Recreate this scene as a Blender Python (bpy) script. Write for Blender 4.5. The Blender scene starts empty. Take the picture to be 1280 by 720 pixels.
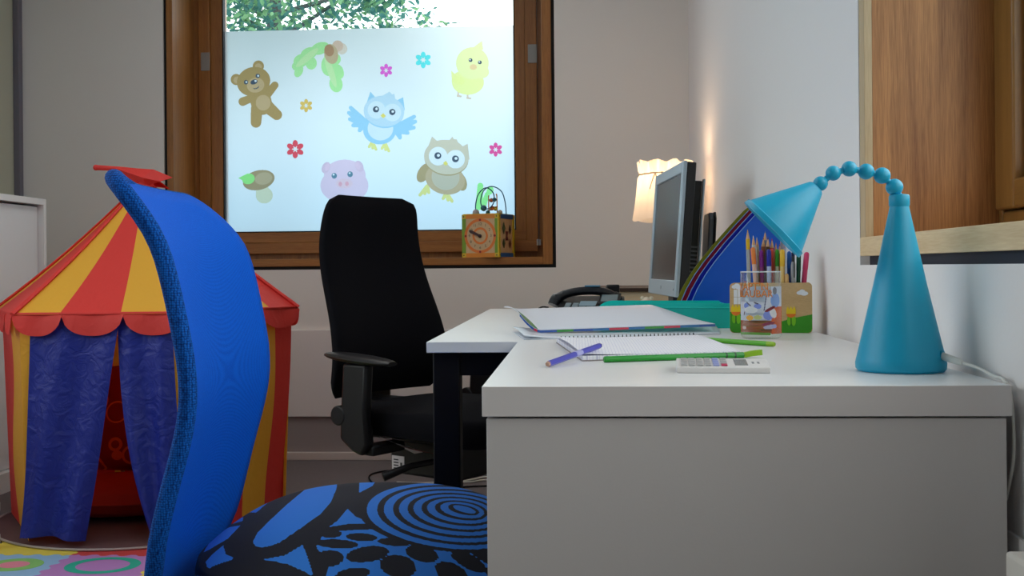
import bpy, bmesh, math, random
from math import sin, cos, pi, radians, sqrt
from mathutils import Vector as V, Matrix as Mx, noise as mnoise

random.seed(4)
scn = bpy.context.scene
COL = scn.collection

# ------------------------------------------------------------------ camera
F = 1400.0; TH = math.atan(82 / 1400); RO = radians(.5); CZ = .88; HY = 334.7
_c, _s = cos(TH), sin(TH)
fw = V((-_s, _c, 0)); _r0 = V((_c, _s, 0)); _u0 = V((0, 0, 1))
RT = _r0 * cos(RO) - _u0 * sin(RO); UP = _u0 * cos(RO) + _r0 * sin(RO)
EYE = V((0, 0, CZ))
def ray(px, py): return fw * F + RT * (px - 640) + UP * (HY - py)
def on(px, py, ax, v):
    d = ray(px, py); return EYE + d * ((v - EYE[ax]) / d[ax])
def atx(px, py, v): return on(px, py, 0, v)
def aty(px, py, v): return on(px, py, 1, v)
def atz(px, py, v): return on(px, py, 2, v)
def atd(px, py, zc): return EYE + ray(px, py) * (zc / F)
def atplane(px, py, p, n):
    d = ray(px, py); return EYE + d * ((V(p) - EYE).dot(n) / d.dot(n))

cam = bpy.data.cameras.new('camera'); co = bpy.data.objects.new('camera', cam); COL.objects.link(co)
cam.sensor_width = 36; cam.lens = 36 * F / 1280; cam.shift_y = -(360 - HY) / 1280; cam.clip_start = .02; cam.clip_end = 300
m3 = Mx((RT, UP, -fw)).transposed()
co.matrix_world = Mx.Translation(EYE) @ m3.to_4x4()
scn.camera = co

# ------------------------------------------------------------------ materials
def lin(c):
    f = lambda u: u / 12.92 if u <= .04045 else ((u + .055) / 1.055) ** 2.4
    return tuple(f(x / 255) for x in c[:3]) + (1,)
MATS = {}
def new(name):
    m = bpy.data.materials.new(name); m.use_nodes = True
    nt = m.node_tree; b = nt.nodes['Principled BSDF']; return m, nt, b
def N(nt, t, **k):
    n = nt.nodes.new(t)
    for a, v in k.items(): setattr(n, a, v)
    return n
def plain(name, c, rough=.5, metal=0., var=.0, vscale=6, bump=0., bscale=200, spec=.5, coat=0):
    """a colour with optional soft mottling and a fine surface grain"""
    if name in MATS: return MATS[name]
    m, nt, b = new(name); L = nt.links.new
    b.inputs['Base Color'].default_value = lin(c); b.inputs['Roughness'].default_value = rough
    b.inputs['Metallic'].default_value = metal; b.inputs['Specular IOR Level'].default_value = spec
    b.inputs['Coat Weight'].default_value = coat
    tc = N(nt, 'ShaderNodeTexCoord')
    if var:
        nz = N(nt, 'ShaderNodeTexNoise'); nz.inputs['Scale'].default_value = vscale; nz.inputs['Detail'].default_value = 4
        L(tc.outputs['Object'], nz.inputs['Vector'])
        mr = N(nt, 'ShaderNodeMapRange'); mr.inputs[3].default_value = 1 - var; mr.inputs[4].default_value = 1 + var
        L(nz.outputs['Fac'], mr.inputs[0])
        mx = N(nt, 'ShaderNodeMix', data_type='RGBA', blend_type='MULTIPLY'); mx.inputs[0].default_value = 1
        mx.inputs[6].default_value = lin(c); L(mr.outputs[0], mx.inputs[7]); L(mx.outputs[2], b.inputs['Base Color'])
    if bump:
        nb = N(nt, 'ShaderNodeTexNoise'); nb.inputs['Scale'].default_value = bscale; nb.inputs['Detail'].default_value = 3
        L(tc.outputs['Object'], nb.inputs['Vector'])
        bp = N(nt, 'ShaderNodeBump'); bp.inputs['Strength'].default_value = bump; bp.inputs['Distance'].default_value = .002
        L(nb.outputs['Fac'], bp.inputs['Height']); L(bp.outputs[0], b.inputs['Normal'])
    MATS[name] = m; return m
def wood(name, c1, c2, axis='Z', rough=.45, scale=1.0):
    if name in MATS: return MATS[name]
    m, nt, b = new(name); L = nt.links.new
    tc = N(nt, 'ShaderNodeTexCoord'); mp = N(nt, 'ShaderNodeMapping')
    k = {'X': (1.6, 38, 38), 'Y': (38, 1.6, 38), 'Z': (38, 38, 1.6)}[axis]
    mp.inputs['Scale'].default_value = tuple(q * scale for q in k)
    L(tc.outputs['Object'], mp.inputs['Vector'])
    nz = N(nt, 'ShaderNodeTexNoise'); nz.inputs['Scale'].default_value = 1.0; nz.inputs['Detail'].default_value = 6
    nz.inputs['Roughness'].default_value = .62; nz.inputs['Distortion'].default_value = .35
    L(mp.outputs[0], nz.inputs['Vector'])
    mp2 = N(nt, 'ShaderNodeMapping'); mp2.inputs['Scale'].default_value = tuple(q * scale * 4.5 if q > 2 else q * 3 for q in k)
    L(tc.outputs['Object'], mp2.inputs['Vector'])
    n2 = N(nt, 'ShaderNodeTexNoise'); n2.inputs['Detail'].default_value = 3; L(mp2.outputs[0], n2.inputs['Vector'])
    cr = N(nt, 'ShaderNodeValToRGB'); cr.color_ramp.elements[0].position = .33; cr.color_ramp.elements[1].position = .68
    cr.color_ramp.elements[0].color = lin(c1); cr.color_ramp.elements[1].color = lin(c2)
    ad = N(nt, 'ShaderNodeMath', operation='MULTIPLY_ADD'); ad.inputs[1].default_value = .45
    L(n2.outputs['Fac'], ad.inputs[0])
    hf = N(nt, 'ShaderNodeMath', operation='MULTIPLY'); hf.inputs[1].default_value = .58; L(nz.outputs['Fac'], hf.inputs[0]); L(hf.outputs[0], ad.inputs[2])
    L(ad.outputs[0], cr.inputs[0]); L(cr.outputs[0], b.inputs['Base Color'])
    bp = N(nt, 'ShaderNodeBump'); bp.inputs['Strength'].default_value = .15; bp.inputs['Distance'].default_value = .001
    L(ad.outputs[0], bp.inputs['Height']); L(bp.outputs[0], b.inputs['Normal'])
    b.inputs['Roughness'].default_value = rough
    MATS[name] = m; return m
def weave(name, c1, c2, scale=420, rough=.75, bump=.5, vor=True, sheen=.0):
    """knitted cloth: small cells in two tones"""
    if name in MATS: return MATS[name]
    m, nt, b = new(name); L = nt.links.new
    tc = N(nt, 'ShaderNodeTexCoord')
    vz = N(nt, 'ShaderNodeTexVoronoi'); vz.inputs['Scale'].default_value = scale; vz.inputs['Randomness'].default_value = .35
    L(tc.outputs['Object'], vz.inputs['Vector'])
    mx = N(nt, 'ShaderNodeMix', data_type='RGBA'); mx.inputs[6].default_value = lin(c1); mx.inputs[7].default_value = lin(c2)
    mr = N(nt, 'ShaderNodeMapRange'); mr.inputs[1].default_value = .2; mr.inputs[2].default_value = .75
    L(vz.outputs['Distance'], mr.inputs[0]); L(mr.outputs[0], mx.inputs[0]); L(mx.outputs[2], b.inputs['Base Color'])
    bp = N(nt, 'ShaderNodeBump'); bp.inputs['Strength'].default_value = bump; bp.inputs['Distance'].default_value = .0012; bp.invert = True
    L(vz.outputs['Distance'], bp.inputs['Height']); L(bp.outputs[0], b.inputs['Normal'])
    b.inputs['Roughness'].default_value = rough; b.inputs['Specular IOR Level'].default_value = .15; b.inputs['Sheen Weight'].default_value = sheen
    MATS[name] = m; return m
def cloth(name, c, wr=.5, trans=.25, rough=.6):
    """thin nylon with fine creases, letting some light through"""
    if name in MATS: return MATS[name]
    m, nt, b = new(name); L = nt.links.new
    b.inputs['Base Color'].default_value = lin(c); b.inputs['Roughness'].default_value = rough
    tc = N(nt, 'ShaderNodeTexCoord')
    nz = N(nt, 'ShaderNodeTexNoise'); nz.inputs['Scale'].default_value = 22; nz.inputs['Detail'].default_value = 5; nz.inputs['Distortion'].default_value = 1.2
    L(tc.outputs['Object'], nz.inputs['Vector'])
    bp = N(nt, 'ShaderNodeBump'); bp.inputs['Strength'].default_value = wr; bp.inputs['Distance'].default_value = .01
    L(nz.outputs['Fac'], bp.inputs['Height']); L(bp.outputs[0], b.inputs['Normal'])
    tr = N(nt, 'ShaderNodeBsdfTranslucent'); tr.inputs[0].default_value = lin(c)
    ms = N(nt, 'ShaderNodeMixShader'); ms.inputs[0].default_value = trans
    L(b.outputs[0], ms.inputs[1]); L(tr.outputs[0], ms.inputs[2]); L(ms.outputs[0], nt.nodes['Material Output'].inputs[0])
    MATS[name] = m; return m
def clearglass(name, tint=(1, 1, 1), refl=.06):
    if name in MATS: return MATS[name]
    m, nt, b = new(name); L = nt.links.new; nt.nodes.remove(b)
    t = N(nt, 'ShaderNodeBsdfTransparent'); t.inputs[0].default_value = (*tint, 1)
    g = N(nt, 'ShaderNodeBsdfGlossy'); g.inputs['Roughness'].default_value = .03
    ly = N(nt, 'ShaderNodeLayerWeight'); ly.inputs[0].default_value = .25
    mr = N(nt, 'ShaderNodeMapRange'); mr.inputs[3].default_value = refl; mr.inputs[4].default_value = .8; L(ly.outputs['Facing'], mr.inputs[0])
    pw = N(nt, 'ShaderNodeMath', operation='POWER'); pw.inputs[1].default_value = 1.6; L(mr.outputs[0], pw.inputs[0])
    ms = N(nt, 'ShaderNodeMixShader'); L(pw.outputs[0], ms.inputs[0]); L(t.outputs[0], ms.inputs[1]); L(g.outputs[0], ms.inputs[2])
    L(ms.outputs[0], nt.nodes['Material Output'].inputs[0]); MATS[name] = m; return m
FILMRGB = (202, 231, 243)
def vinyl(c):
    """coloured see-through sticker vinyl: light is filtered by the colour of the print"""
    name = 'vinyl_%02x%02x%02x' % tuple(c)
    if name in MATS: return MATS[name]
    m, nt, b = new(name); L = nt.links.new; nt.nodes.remove(b)
    a = lin(c); f = lin(FILMRGB)
    t = N(nt, 'ShaderNodeBsdfTransparent'); t.inputs[0].default_value = tuple(min(1, a[i] / f[i]) for i in range(3)) + (1,)
    d = N(nt, 'ShaderNodeBsdfDiffuse'); d.inputs[0].default_value = a
    ms = N(nt, 'ShaderNodeMixShader'); ms.inputs[0].default_value = .06
    L(t.outputs[0], ms.inputs[1]); L(d.outputs[0], ms.inputs[2]); L(ms.outputs[0], nt.nodes['Material Output'].inputs[0])
    MATS[name] = m; return m

# ------------------------------------------------------------------ mesh helpers
ORG = {}
class MB:
    def __init__(s, M=None): s.v = []; s.f = []; s.m = []; s.M = M
    def add(s, vs, fs, mi=0, M=None):
        o = len(s.v); vs = [V(p) for p in vs]
        if M is not None: vs = [M @ p for p in vs]
        if s.M is not None: vs = [s.M @ p for p in vs]
        s.v += vs; s.f += [tuple(i + o for i in f) for f in fs]; s.m += [mi] * len(fs)
    def box(s, x0, x1, y0, y1, z0, z1, mi=0, M=None):
        s.add([(x0, y0, z0), (x1, y0, z0), (x1, y1, z0), (x0, y1, z0), (x0, y0, z1), (x1, y0, z1), (x1, y1, z1), (x0, y1, z1)],
              [(0, 3, 2, 1), (4, 5, 6, 7), (0, 1, 5, 4), (1, 2, 6, 5), (2, 3, 7, 6), (3, 0, 4, 7)], mi, M)
    def prism(s, poly, h0, h1, ax='z', mi=0, M=None):
        n = len(poly)
        mk = {'z': lambda p, h: (p[0], p[1], h), 'y': lambda p, h: (p[0], h, p[1]), 'x': lambda p, h: (h, p[0], p[1])}[ax]
        vs = [mk(p, h0) for p in poly] + [mk(p, h1) for p in poly]
        s.add(vs, [tuple(range(n))[::-1], tuple(range(n, 2 * n))] + [(i, (i + 1) % n, n + (i + 1) % n, n + i) for i in range(n)], mi, M)
    def tube(s, path, r, n=10, closed=False, mi=0, cap=True, flat=None, M=None):
        P = [V(p) for p in path]; k = len(P); rr = r if isinstance(r, (list, tuple)) else [r] * k
        T = []
        for i in range(k):
            a = P[(i - 1) % k] if (closed or i > 0) else P[i]; b = P[(i + 1) % k] if (closed or i < k - 1) else P[i]
            T.append((b - a).normalized())
        u = T[0].orthogonal().normalized(); vs = []
        if flat is not None:
            u = (V(flat[0]) - T[0] * V(flat[0]).dot(T[0])).normalized()
        for i in range(k):
            u = (u - T[i] * u.dot(T[i])).normalized(); w = T[i].cross(u)
            for j in range(n):
                a = 2 * pi * j / n; fl = flat[1] if flat else 1
                vs.append(P[i] + u * cos(a) * rr[i] + w * sin(a) * rr[i] * fl)
        fs = [(i * n + j, i * n + (j + 1) % n, ((i + 1) % k) * n + (j + 1) % n, ((i + 1) % k) * n + j) for i in range(k if closed else k - 1) for j in range(n)]
        if cap and not closed: fs += [tuple(range(n))[::-1], tuple((k - 1) * n + j for j in range(n))]
        s.add(vs, fs, mi, M)
    def lathe(s, prof, n=32, mi=0, M=None, cap=True):
        k = len(prof); vs = [(r * cos(2 * pi * j / n), r * sin(2 * pi * j / n), z) for r, z in prof for j in range(n)]
        fs = [(i * n + j, i * n + (j + 1) % n, (i + 1) * n + (j + 1) % n, (i + 1) * n + j) for i in range(k - 1) for j in range(n)]
        if cap: fs += [tuple(range(n))[::-1], tuple((k - 1) * n + j for j in range(n))]
        s.add(vs, fs, mi, M)
    def ball(s, c, r, n=16, k=10, mi=0, M=None):
        r = r if isinstance(r, (tuple, list)) else (r, r, r)
        pr = [(sin(pi * i / k), -cos(pi * i / k)) for i in range(k + 1)]; pr[0] = (1e-4, -1); pr[-1] = (1e-4, 1)
        T = Mx.Translation(V(c)) @ Mx.Diagonal((*r, 1)); s.lathe(pr, n, mi, T if M is None else M @ T)
    def grid(s, fn, nu, nv, mi=0, wrapu=False, M=None, mf=None):
        U = nu if wrapu else nu + 1
        vs = [fn(i / nu, j / nv) for j in range(nv + 1) for i in range(U)]
        o = len(s.f)
        fs = [(j * U + i, j * U + (i + 1) % U, (j + 1) * U + (i + 1) % U, (j + 1) * U + i) for j in range(nv) for i in range(nu)]
        s.add(vs, fs, mi, M)
        if mf:
            q = 0
            for j in range(nv):
                for i in range(nu): s.m[o + q] = mf((i + .5) / nu, (j + .5) / nv); q += 1
    def build(s, name, mats, parent=None, smooth=40, bevel=0, seg=2, solid=0, sub=0, split=False):
        if split:                                    # every loose piece becomes a part of its own
            pa = list(range(len(s.v)))
            def fd(i):
                while pa[i] != i: pa[i] = pa[pa[i]]; i = pa[i]
                return i
            for f in s.f:
                for q in f[1:]: pa[fd(q)] = fd(f[0])
            gr = {}
            for f, mi in zip(s.f, s.m): gr.setdefault(fd(f[0]), []).append((f, mi))
            out = []
            for fs in gr.values():
                mb = MB(); ix = {}
                for f, mi in fs:
                    for q in f:
                        if q not in ix: ix[q] = len(mb.v); mb.v.append(s.v[q])
                    mb.f.append(tuple(ix[q] for q in f)); mb.m.append(mi)
                out.append(mb.build(name, mats, parent, smooth, bevel, seg, solid, sub))
            return out[0]
        me = bpy.data.meshes.new(name); og = ORG.get(parent.name, V((0, 0, 0))) if parent else V((0, 0, 0))
        me.from_pydata([tuple(p - og) for p in s.v], [], s.f)
        mats = mats if isinstance(mats, (list, tuple)) else [mats]
        for q in mats: me.materials.append(q)
        me.polygons.foreach_set('material_index', s.m)
        bm = bmesh.new(); bm.from_mesh(me); bmesh.ops.recalc_face_normals(bm, faces=bm.faces); bm.to_mesh(me); bm.free()
        if smooth: me.shade_smooth(); me.set_sharp_from_angle(angle=radians(smooth))
        else: me.shade_flat()
        o = bpy.data.objects.new(name, me); COL.objects.link(o)
        if parent: o.parent = parent; ORG[o.name] = og
        if bevel:
            b = o.modifiers.new('bevel', 'BEVEL'); b.width = bevel; b.segments = seg; b.limit_method = 'ANGLE'; b.angle_limit = radians(50); b.harden_normals = False
        if solid: q = o.modifiers.new('solid', 'SOLIDIFY'); q.thickness = solid; q.offset = 0
        if sub: q = o.modifiers.new('sub', 'SUBSURF'); q.levels = sub; q.render_levels = sub
        return o
def tag(o, label, cat, group=None, kind=None):
    o['label'] = label; o['category'] = cat
    if group: o['group'] = group
    if kind: o['kind'] = kind
    return o
def thing(name, loc, label, cat, group=None):
    o = bpy.data.objects.new(name, None); o.empty_display_size = .05; COL.objects.link(o); o.location = loc; ORG[o.name] = V(loc)
    return tag(o, label, cat, group)
def struct(name, mb, mats, **k):
    o = mb.build(name, mats, **k); o['kind'] = 'structure'; return o
def frame(o, x, y, z=None):
    """matrix with given origin and axes"""
    x = V(x).normalized(); y = V(y); y = (y - x * y.dot(x)).normalized(); z = x.cross(y)
    return Mx.Translation(V(o)) @ Mx((x, y, z)).transposed().to_4x4()
def smoothpath(pts, n=8, closed=False):
    P = [V(p) for p in pts]; k = len(P); out = []
    for i in range(k if closed else k - 1):
        g = (lambda q: P[q % k]) if closed else (lambda q: P[max(0, min(k - 1, q))])
        a, b, c, d = g(i - 1), g(i), g(i + 1), g(i + 2)
        for j in range(n):
            t = j / n
            out.append(.5 * ((2 * b) + (c - a) * t + (2 * a - 5 * b + 4 * c - d) * t * t + (3 * b - a - 3 * c + d) * t ** 3))
    if not closed: out.append(P[-1])
    return out
def textmesh(txt, size, extrude=0):
    cu = bpy.data.curves.new('t', 'FONT'); cu.body = txt; cu.size = size; cu.extrude = extrude; cu.align_x = 'CENTER'; cu.align_y = 'CENTER'; cu.resolution_u = 3
    ob = bpy.data.objects.new('t', cu); COL.objects.link(ob)
    dg = bpy.context.evaluated_depsgraph_get(); ev = ob.evaluated_get(dg); me = ev.to_mesh()
    vs = [v.co.copy() for v in me.vertices]; fs = [tuple(p.vertices) for p in me.polygons]
    ev.to_mesh_clear(); bpy.data.objects.remove(ob); bpy.data.curves.remove(cu)
    return vs, fs

# ------------------------------------------------------------------ palette
M_wall = plain('wall_paint', (226, 222, 218), .85, bump=.12, bscale=90)
M_wallR = plain('wall_paint_cool', (240, 234, 232), .85, bump=.12, bscale=90)  # paler than the back wall, to carry the daylight on this side
M_ceil = plain('ceiling_paint', (235, 235, 232), .9)
M_clad = plain('cladding_paint', (224, 219, 217), .7)
M_plinth = plain('grey_recess', (150, 142, 142), .6)
M_strip = plain('skirting_edge', (205, 195, 190), .35)
M_floor = plain('carpet', (112, 104, 106), .95, var=.12, vscale=60, bump=.4, bscale=400)
M_greyprof = plain('grey_profile', (120, 116, 128), .4, metal=.3)
M_wwin = wood('window_wood', (124, 76, 32), (172, 116, 56), 'Z', .4)
M_wwinx = wood('window_wood_across', (124, 76, 32), (172, 116, 56), 'X', .4)
M_oak = wood('oak_veneer', (128, 76, 36), (200, 138, 80), 'Z', .5, 1.3)
M_oaky = wood('oak_pale_edge', (214, 180, 134), (238, 212, 170), 'Y', .55, .5)
M_oakz = wood('oak_pale_upright', (176, 146, 108), (206, 180, 142), 'Z', .55, .5)
M_golden = wood('golden_sash', (122, 82, 34), (150, 104, 48), 'Z', .4)
M_goldeny = wood('golden_sash_rail', (122, 82, 34), (150, 104, 48), 'Y', .4)
M_black = plain('shadow_gap_black', (14, 13, 16), .7)
M_dgap = plain('slate_gap', (44, 46, 60), .7)
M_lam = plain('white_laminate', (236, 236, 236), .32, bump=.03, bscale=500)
M_lamshaded = plain('white_laminate_front', (208, 202, 200), .45, bump=.05, bscale=500)  # same laminate darkened, putting the front's shade into the colour
M_blkmetal = plain('black_metal', (16, 13, 17), .6, spec=.2)
M_blkfab = weave('black_fabric', (9, 9, 13), (19, 19, 26), 500, .9, .3)
M_blkplas = plain('black_plastic', (15, 14, 18), .42, bump=.1, bscale=600)
M_grayplas = plain('grey_plastic', (96, 100, 106), .4)
M_silver = plain('silver_plastic', (176, 190, 200), .35, metal=.25)
M_white = plain('white_plastic', (232, 230, 228), .4)
M_cream = plain('cream_plastic', (226, 212, 188), .4)
M_chrome = plain('brushed_metal', (190, 190, 192), .3, metal=.9)
M_paper = plain('paper', (240, 240, 244), .7)

# ------------------------------------------------------------------ room shell
WX, WY, LX, RY, CH = .512, 5.13, -2.63, -2.6, 2.75
b = MB(); b.box(LX - .3, WX + .35, RY - .3, WY + .45, -.12, 0); struct('floor', b, M_floor)
b = MB(); b.box(LX - .3, WX + .35, RY - .3, WY + .45, CH, CH + .12); struct('ceiling', b, M_ceil)
OX0, OX1, OZ0, OZ1 = -1.925, -.098, .8795, 2.47        # plaster opening, back wall
b = MB(); T = WY + .40
b.box(LX - .3, OX0, WY, T, 0, CH); b.box(OX1, WX + .35, WY, T, 0, CH); b.box(OX0, OX1, WY, T, 0, OZ0); b.box(OX0, OX1, WY, T, OZ1, CH)
struct('wall_back', b, M_wall)
SY0, SY1 = -.55, 2.066                                  # plaster opening, wall by the desk
b = MB(); T = WX + .33
b.box(WX, T, SY1, WY + .4, 0, CH); b.box(WX, T, RY - .3, SY0, 0, CH); b.box(WX, T, SY0, SY1, 0, OZ0); b.box(WX, T, SY0, SY1, OZ1, CH)
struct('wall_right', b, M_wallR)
LY0, LY1 = .2, 3.15                                   # added opening, out of view, to let in extra daylight
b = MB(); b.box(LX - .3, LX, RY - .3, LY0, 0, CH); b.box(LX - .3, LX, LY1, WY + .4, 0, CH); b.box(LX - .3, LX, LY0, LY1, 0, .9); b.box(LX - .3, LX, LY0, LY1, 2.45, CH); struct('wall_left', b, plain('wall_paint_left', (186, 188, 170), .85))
b = MB(); b.box(LX, WX, RY - .3, RY, 0, CH); struct('wall_rear', b, M_wall)
b = MB(); b.box(LX + .001, LX + .03, WY - .035, WY, 0, CH); struct('trim_1', b, M_greyprof, bevel=.002)
# heating panels that line the lower walls, recess and skirting
b = MB(); b.box(LX + .03, WX, WY - .022, WY - .001, .2, .60); struct('trim_2', b, M_clad, bevel=.002)
b = MB(); b.box(LX + .03, WX, WY - .006, WY - .001, .036, .2); struct('trim_3', b, M_plinth)
b = MB(); b.box(LX + .03, WX, WY - .03, WY - .001, 0, .036); struct('baseboard_back', b, M_strip, bevel=.003)
b = MB(); b.box(WX - .006, WX - .001, RY, WY - .03, .1, .562); struct('trim_4', b, M_clad)
b = MB(); b.box(WX - .007, WX - .001, RY, WY - .03, 0, .1); struct('baseboard_right', b, M_strip, bevel=.002)

# ------------------------------------------------------------------ back window
FZ = .929; FX0, FX1 = -1.909, -.113
w1 = bpy.data.objects.new('window_1', None); COL.objects.link(w1); w1.location = (-1, WY, FZ); ORG[w1.name] = V(w1.location); w1['kind'] = 'structure'
b = MB()
b.box(FX0, -1.879, WY - .004, WY + .31, .8945, 2.45); b.box(-.157, FX1, WY - .004, WY + .31, .8945, 2.45)
b.build('window_frame', M_wwin, w1, split=True, bevel=.002)
b = MB(); b.box(-1.879, -.157, WY - .004, WY + .31, .8945, FZ); b.box(-1.879, -.157, WY - .004, WY + .31, 2.41, 2.45)
b.build('window_sill', M_wwinx, w1, split=True, bevel=.002)
b = MB(); b.box(OX0, FX0, WY + .012, WY + .05, OZ0, 2.46); b.box(FX1, OX1, WY + .012, WY + .05, OZ0, 2.46); b.box(FX0, FX1, WY + .012, WY + .05, OZ0, .8945)
b.build('shadow_gap', M_black, w1, split=True)
GX0, GX1, GZ0 = -1.737, -.296, 1.063; Y0 = WY + .27
b = MB()
b.box(-1.879, -1.852, Y0 + .02, Y0 + .12, FZ, 2.41); b.box(-.186, -.157, Y0 + .02, Y0 + .12, FZ, 2.41); b.box(-1.852, -.186, Y0 + .03, Y0 + .12, FZ, .97); b.box(-1.852, -.186, Y0 + .03, Y0 + .12, 2.385, 2.41)
b.build('fixed_frame', M_wwin, w1, split=True)
b = MB()
for x0, x1, yo in ((-1.850, -1.795, 0), (-1.795, GX0, .018), (-.245, -.188, 0), (GX1, -.245, .018)): b.box(x0, x1, Y0 + yo, Y0 + .1, .958, 2.40)
b.build('sash', M_wwin, w1, split=True, bevel=.003)
b = MB()
for z0, z1, yo in ((.958, 1.012, -.001), (1.012, GZ0, .017), (2.34, 2.40, -.001)): b.box(-1.849, -.189, Y0 + yo, Y0 + .099, z0, z1)
b.build('sash_rail', M_wwinx, w1, split=True, bevel=.003)
b = MB(); g = .006
for x0, x1, z0, z1 in ((GX0, GX0 + g, GZ0, 2.34), (GX1 - g, GX1, GZ0, 2.34), (GX0 + g, GX1 - g, GZ0, GZ0 + g)): b.box(x0, x1, Y0 + .02, Y0 + .055, z0, z1)
b.build('gasket', M_black, w1)
b = MB(); b.box(GX0, GX1, Y0 + .052, Y0 + .056, GZ0, 2.34); b.build('pane', clearglass('window_glass', (.97, .99, .98)), w1)
# frosted film on the pane
m, nt, bb = new('frosted_film'); L = nt.links.new; nt.nodes.remove(bb)
rf = N(nt, 'ShaderNodeBsdfRefraction'); rf.inputs['IOR'].default_value = 1.12; rf.inputs['Roughness'].default_value = .92; rf.inputs[0].default_value = (.43, .43, .43, 1)
tl = N(nt, 'ShaderNodeBsdfTranslucent'); tl.inputs[0].default_value = (.40, .45, .47, 1)
ms = N(nt, 'ShaderNodeMixShader'); ms.inputs[0].default_value = .30; L(rf.outputs[0], ms.inputs[1]); L(tl.outputs[0], ms.inputs[2])
L(ms.outputs[0], nt.nodes['Material Output'].inputs[0]); M_film = m
FY = Y0 + .046
b = MB(); b.box(GX0 + g, GX1 - g, FY, FY + .0005, GZ0 + g, 2.060)
b.v = [V(p) for p in [(GX0 + g, FY, GZ0 + g), (GX1 - g, FY, GZ0 + g), (GX1 - g, FY, 2.061), (GX0 + g, FY, 2.060)]]; b.f = [(0, 1, 2, 3)]; b.m = [0]
o = b.build('frosted_film', M_film, w1, smooth=0); o['label'] = 'frosted privacy film covering the lower pane'
for px, py in ((256.5, 77), (665.5, 67)):
    p = aty(px, py, Y0 - .003); b = MB(); b.box(p.x - .022, p.x + .022, Y0 - .004, Y0 + .001, p.z - .045, p.z + .045)
    b.build('contact_plate', plain('dull_metal_plate', (150, 150, 146), .5, metal=.3), w1, bevel=.002)
p = aty(673, 303, Y0); b = MB(); b.box(p.x - .008, p.x + .012, Y0 - .012, Y0 + .01, p.z - .014, p.z + .014); b.tube([(p.x, Y0 - .012, p.z - .014), (p.x, Y0 - .012, p.z + .016)], .005)
b.build('hinge', M_chrome, w1, bevel=.001)

# ------------------------------------------------------------------ stickers on the film
def ell(cx, cy, rx, ry, a=0):
    ca, sa = cos(radians(a)), sin(radians(a)); R = max(rx, ry)
    def f(x, y):
        dx, dy = x - cx, y - cy; u = (dx * ca + dy * sa) / rx; v = (-dx * sa + dy * ca) / ry
        return u * u + v * v <= 1
    return f, (cx - R, cy - R, cx + R, cy + R)
def capd(x1, y1, x2, y2, r1, r2=None):
    r2 = r1 if r2 is None else r2; L2 = (x2 - x1) ** 2 + (y2 - y1) ** 2; R = max(r1, r2)
    def f(x, y):
        t = max(0, min(1, ((x - x1) * (x2 - x1) + (y - y1) * (y2 - y1)) / L2)); q = r1 + (r2 - r1) * t
        return (x - x1 - t * (x2 - x1)) ** 2 + (y - y1 - t * (y2 - y1)) ** 2 <= q * q
    return f, (min(x1, x2) - R, min(y1, y2) - R, max(x1, x2) + R, max(y1, y2) + R)
def pol(pts):
    n = len(pts)
    def f(x, y):
        c = False; j = n - 1
        for i in range(n):
            xi, yi = pts[i]; xj, yj = pts[j]
            if (yi > y) != (yj > y) and x < (xj - xi) * (y - yi) / (yj - yi) + xi: c = not c
            j = i
        return c
    return f, (min(p[0] for p in pts), min(p[1] for p in pts), max(p[0] for p in pts), max(p[1] for p in pts))
SINGLE = {'ear', 'inner_ear', 'eye', 'eye_disc', 'leg', 'arm', 'glint', 'nostril', 'petal', 'leaf_lobe', 'picture_shape', 'picture_line', 'acorn', 'acorn_cap'}
def paint(layers, place, dy=.4, dx=.25):
    """layers: (part, colour, shape) from bottom to top -> {part: (colour, MB)} of thin cut-outs that do not overlap"""
    layers = [(l[0] + '#%d' % i if l[0] in SINGLE else l[0], l[1], l[2]) for i, l in enumerate(layers)]
    bx = (min(l[2][1][0] for l in layers), min(l[2][1][1] for l in layers), max(l[2][1][2] for l in layers), max(l[2][1][3] for l in layers))
    out = {}; y = bx[1]
    while y < bx[3]:
        act = [l for l in reversed(layers) if l[2][1][1] - dy <= y <= l[2][1][3] + dy]
        x = bx[0]; cur = None; x0 = x; yc = y + dy / 2
        while x <= bx[2] + dx:
            hit = None
            for l in act:
                q = l[2][1]
                if q[0] <= x <= q[2] and l[2][0](x, yc): hit = (l[0], l[1]); break
            if hit != cur:
                if cur: out.setdefault(cur, []).append((x0 - dx / 2, x - dx / 2, y, y + dy))
                cur = hit; x0 = x
            x += dx
        y += dy
    res = {}
    for key, rs in out.items():
        mb = MB()
        for a, c, d, e in rs: mb.add([place(a, e), place(c, e), place(c, d), place(a, d)], [(0, 1, 2, 3)])
        res[key] = mb
    return res
def sticker(name, label, layers, group=None):
    cx = sum((l[2][1][0] + l[2][1][2]) / 2 for l in layers) / len(layers); cy = sum((l[2][1][1] + l[2][1][3]) / 2 for l in layers) / len(layers)
    base = aty(cx, cy, FY - .002); t = thing(name, base, label, 'sticker', group or 'stickers on the frosted window')
    for (part, colr), mb in paint(layers, lambda x, y: aty(x, y, FY - .002)).items(): mb.build(part.split('#')[0], vinyl(colr), t, smooth=0)
    return t
BR, BL, DK = (157, 148, 104), (176, 170, 136), (70, 92, 112); WHT = (214, 238, 246)
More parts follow.
